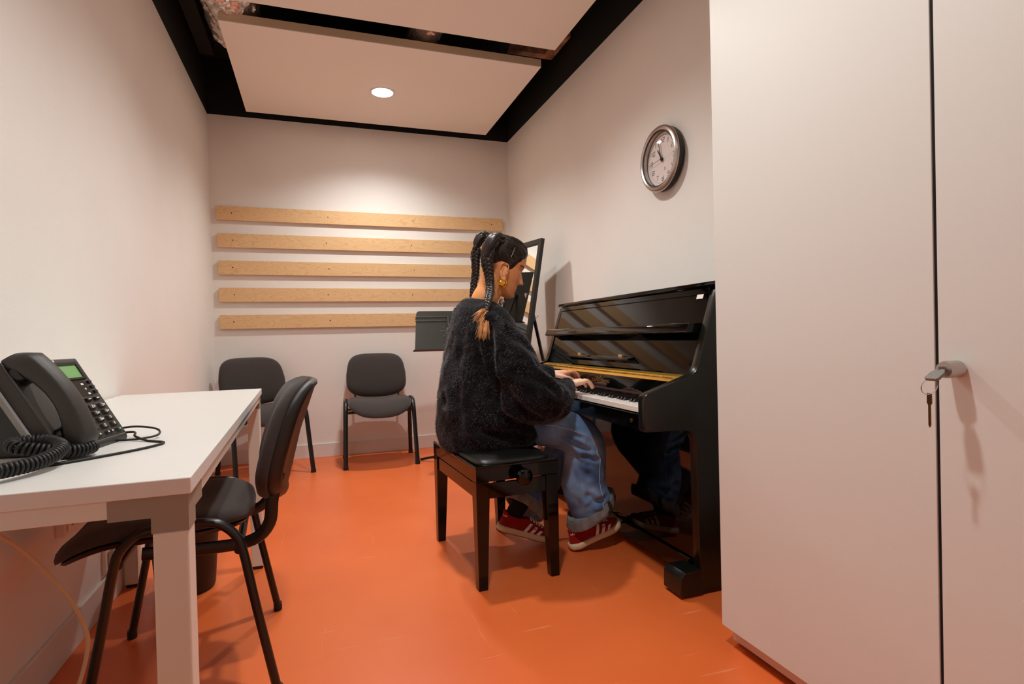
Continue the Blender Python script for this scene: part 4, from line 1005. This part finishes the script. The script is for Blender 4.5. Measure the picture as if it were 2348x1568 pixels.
# sneakers
def shoe(loc, yaw, pitch, side):
    T = Matrix.Translation(loc) @ Matrix.Rotation(yaw, 4, 'Z') @ Matrix.Rotation(-pitch, 4, 'Y') @ Matrix.Diagonal((.94, .96, .82, 1))
    root = None
    def out(x):  # half width of the last
        return interp([(0, .0), (.006, .018), (.03, .034), (.08, .034), (.13, .036), (.18, .044), (.215, .045), (.245, .036), (.262, .020), (.268, .0)], x)[0]
    def sole_ring(z, g, lift=0):
        pts = []; xs = [.268*(.5-.5*cos(pi*i/22)) for i in range(23)]
        up = lambda x: lift + .012*max(0, (x-.20)/.068)**2
        for x in xs: pts.append(T @ V((x + (g if x > .13 else -g)*abs(cos(pi*x/.268))**.5, -(out(x)+g)+.004*(x-.13)*0, z+up(x))))
        for x in xs[-2:0:-1]: pts.append(T @ V((x + (g if x > .13 else -g)*abs(cos(pi*x/.268))**.5, out(x)+g, z+up(x))))
        return pts
    sole = obj('shoe_sole', MB().loft([sole_ring(.004, .004), sole_ring(.012, .0075), sole_ring(.030, .0065), sole_ring(.033, .004)]), 'cream', pe, ang=50)
    obj('outsole', MB().loft([sole_ring(0, .002), sole_ring(.0045, .0055)]), 'gum', sole, ang=50)
    LV = [(.028, .0, .264, 1.0, 0), (.042, .001, .262, .98, 0), (.055, .003, .250, .92, 0), (.068, .005, .222, .85, 0), (.080, .006, .190, .80, .0), (.090, .007, .165, .78, .004), (.098, .007, .145, .78, .010), (.101, .012, .139, .70, .010), (.094, .02, .130, .6, .008), (.07, .04, .12, .4, 0)]
    rings = []
    for z, xa, xb, wk, dip in LV:
        ring = []
        for k in range(44):
            a = 2*pi*k/44; c, s = cos(a), sin(a); x = (xa+xb)/2 - (xb-xa)/2*c
            w = out(max(.002, min(.266, x)))*wk; mx_ = out((xa+xb)/2)*wk
            yy = s*(min(w if abs(s) > .2 else w, mx_*1.2) if z < .06 else mx_*(abs(s)**.0) ) if z >= .06 else math.copysign(w, s)*(abs(s)**.35 if abs(s) < .9 else 1)
            zd = z + .012*max(0, (x-.20)/.068)**2*(z < .06) - dip*sin(pi*max(0, min(1, (x-xa)/(xb-xa))))*1.0 + (.010 if x < .03 and z > .085 else 0)
            ring.append(T @ V((x, yy, zd)))
        rings.append(ring)
    ume = MB().loft(rings); up_ = obj('shoe_upper', ume, 'suede', pe, ang=70)
    bt = BVHTree.FromPolygons([tuple(v) for v in ume.v], [f for f in ume.f])
    R3 = (T @ Matrix.Diagonal((1/.94, 1/.96, 1/.82, 1))).to_3x3()
    def hit(x, z, sd):
        o_ = T @ V((x, sd*.12, z)); r = bt.ray_cast(o_, R3 @ V((0, -sd, 0)), .12)
        return (r[0] + r[1]*0 + R3 @ V((0, sd*.0012, 0))) if r[0] else None
    def hit_top(x, y):
        r = bt.ray_cast(T @ V((x, y, .2)), R3 @ V((0, 0, -1)), .25); return r[0]
    for sd in (-1, 1):
        for k in range(3):
            x0 = .118+.030*k; top = .078-.011*k; mb = MB(); rows_ = []
            for i in range(7):
                f = i/6; z = .032+(top-.032)*f; xx = x0+.024*f*(1-.15*k); a, b = hit(xx, z, sd), hit(xx+.0155, z, sd)
                if a is None or b is None: break
                rows_.append((a, b))
            if len(rows_) > 2:
                vs_ = [q for r in rows_ for q in r]; mb.add(vs_, [(2*i, 2*i+1, 2*i+3, 2*i+2) for i in range(len(rows_)-1)])
                obj('side_stripe', mb, 'shoe_white', up_)
        mb = MB()
        for dx, dz, ang_ in ((0, .004, 0), (-.006, .001, .7), (.006, .001, -.7)):
            leaf = []
            for (u, v_) in ((0, -.006), (.0028, 0), (0, .007), (-.0028, 0)):
                uu, vv = u*cos(ang_)-v_*sin(ang_), u*sin(ang_)+v_*cos(ang_); h_ = hit(.020+dx+uu, .082+dz+vv, sd)
                if h_ is not None: leaf.append(h_)
            if len(leaf) == 4: mb.add(leaf, [(0, 1, 2, 3)])
        if mb.v: obj('heel_emblem', mb, 'shoe_white', up_, smooth=False)
    tg = [hit_top(x, 0) for x in (.145, .165, .185, .205)]
    for i in range(5):
        x = .142+.0145*i; pts = []
        for y in (-.022, -.014, 0, .014, .022):
            h_ = hit_top(x+.004*abs(y)/.02, y*(1+.03*i)*.8)
            if h_ is not None: pts.append(h_+R3 @ V((0, 0, .002)))
        if len(pts) > 2: obj('lace', MB().tube(pts, [(.0022, .0042)]*len(pts), 8, up=R3 @ V((0, 0, 1))), 'shoe_white', up_)
    return up_
shoe((1.758, 2.206, .003), rad(3), rad(16), -1)
shoe((1.478, 2.385, .076), rad(-15), rad(-16.2), 1)
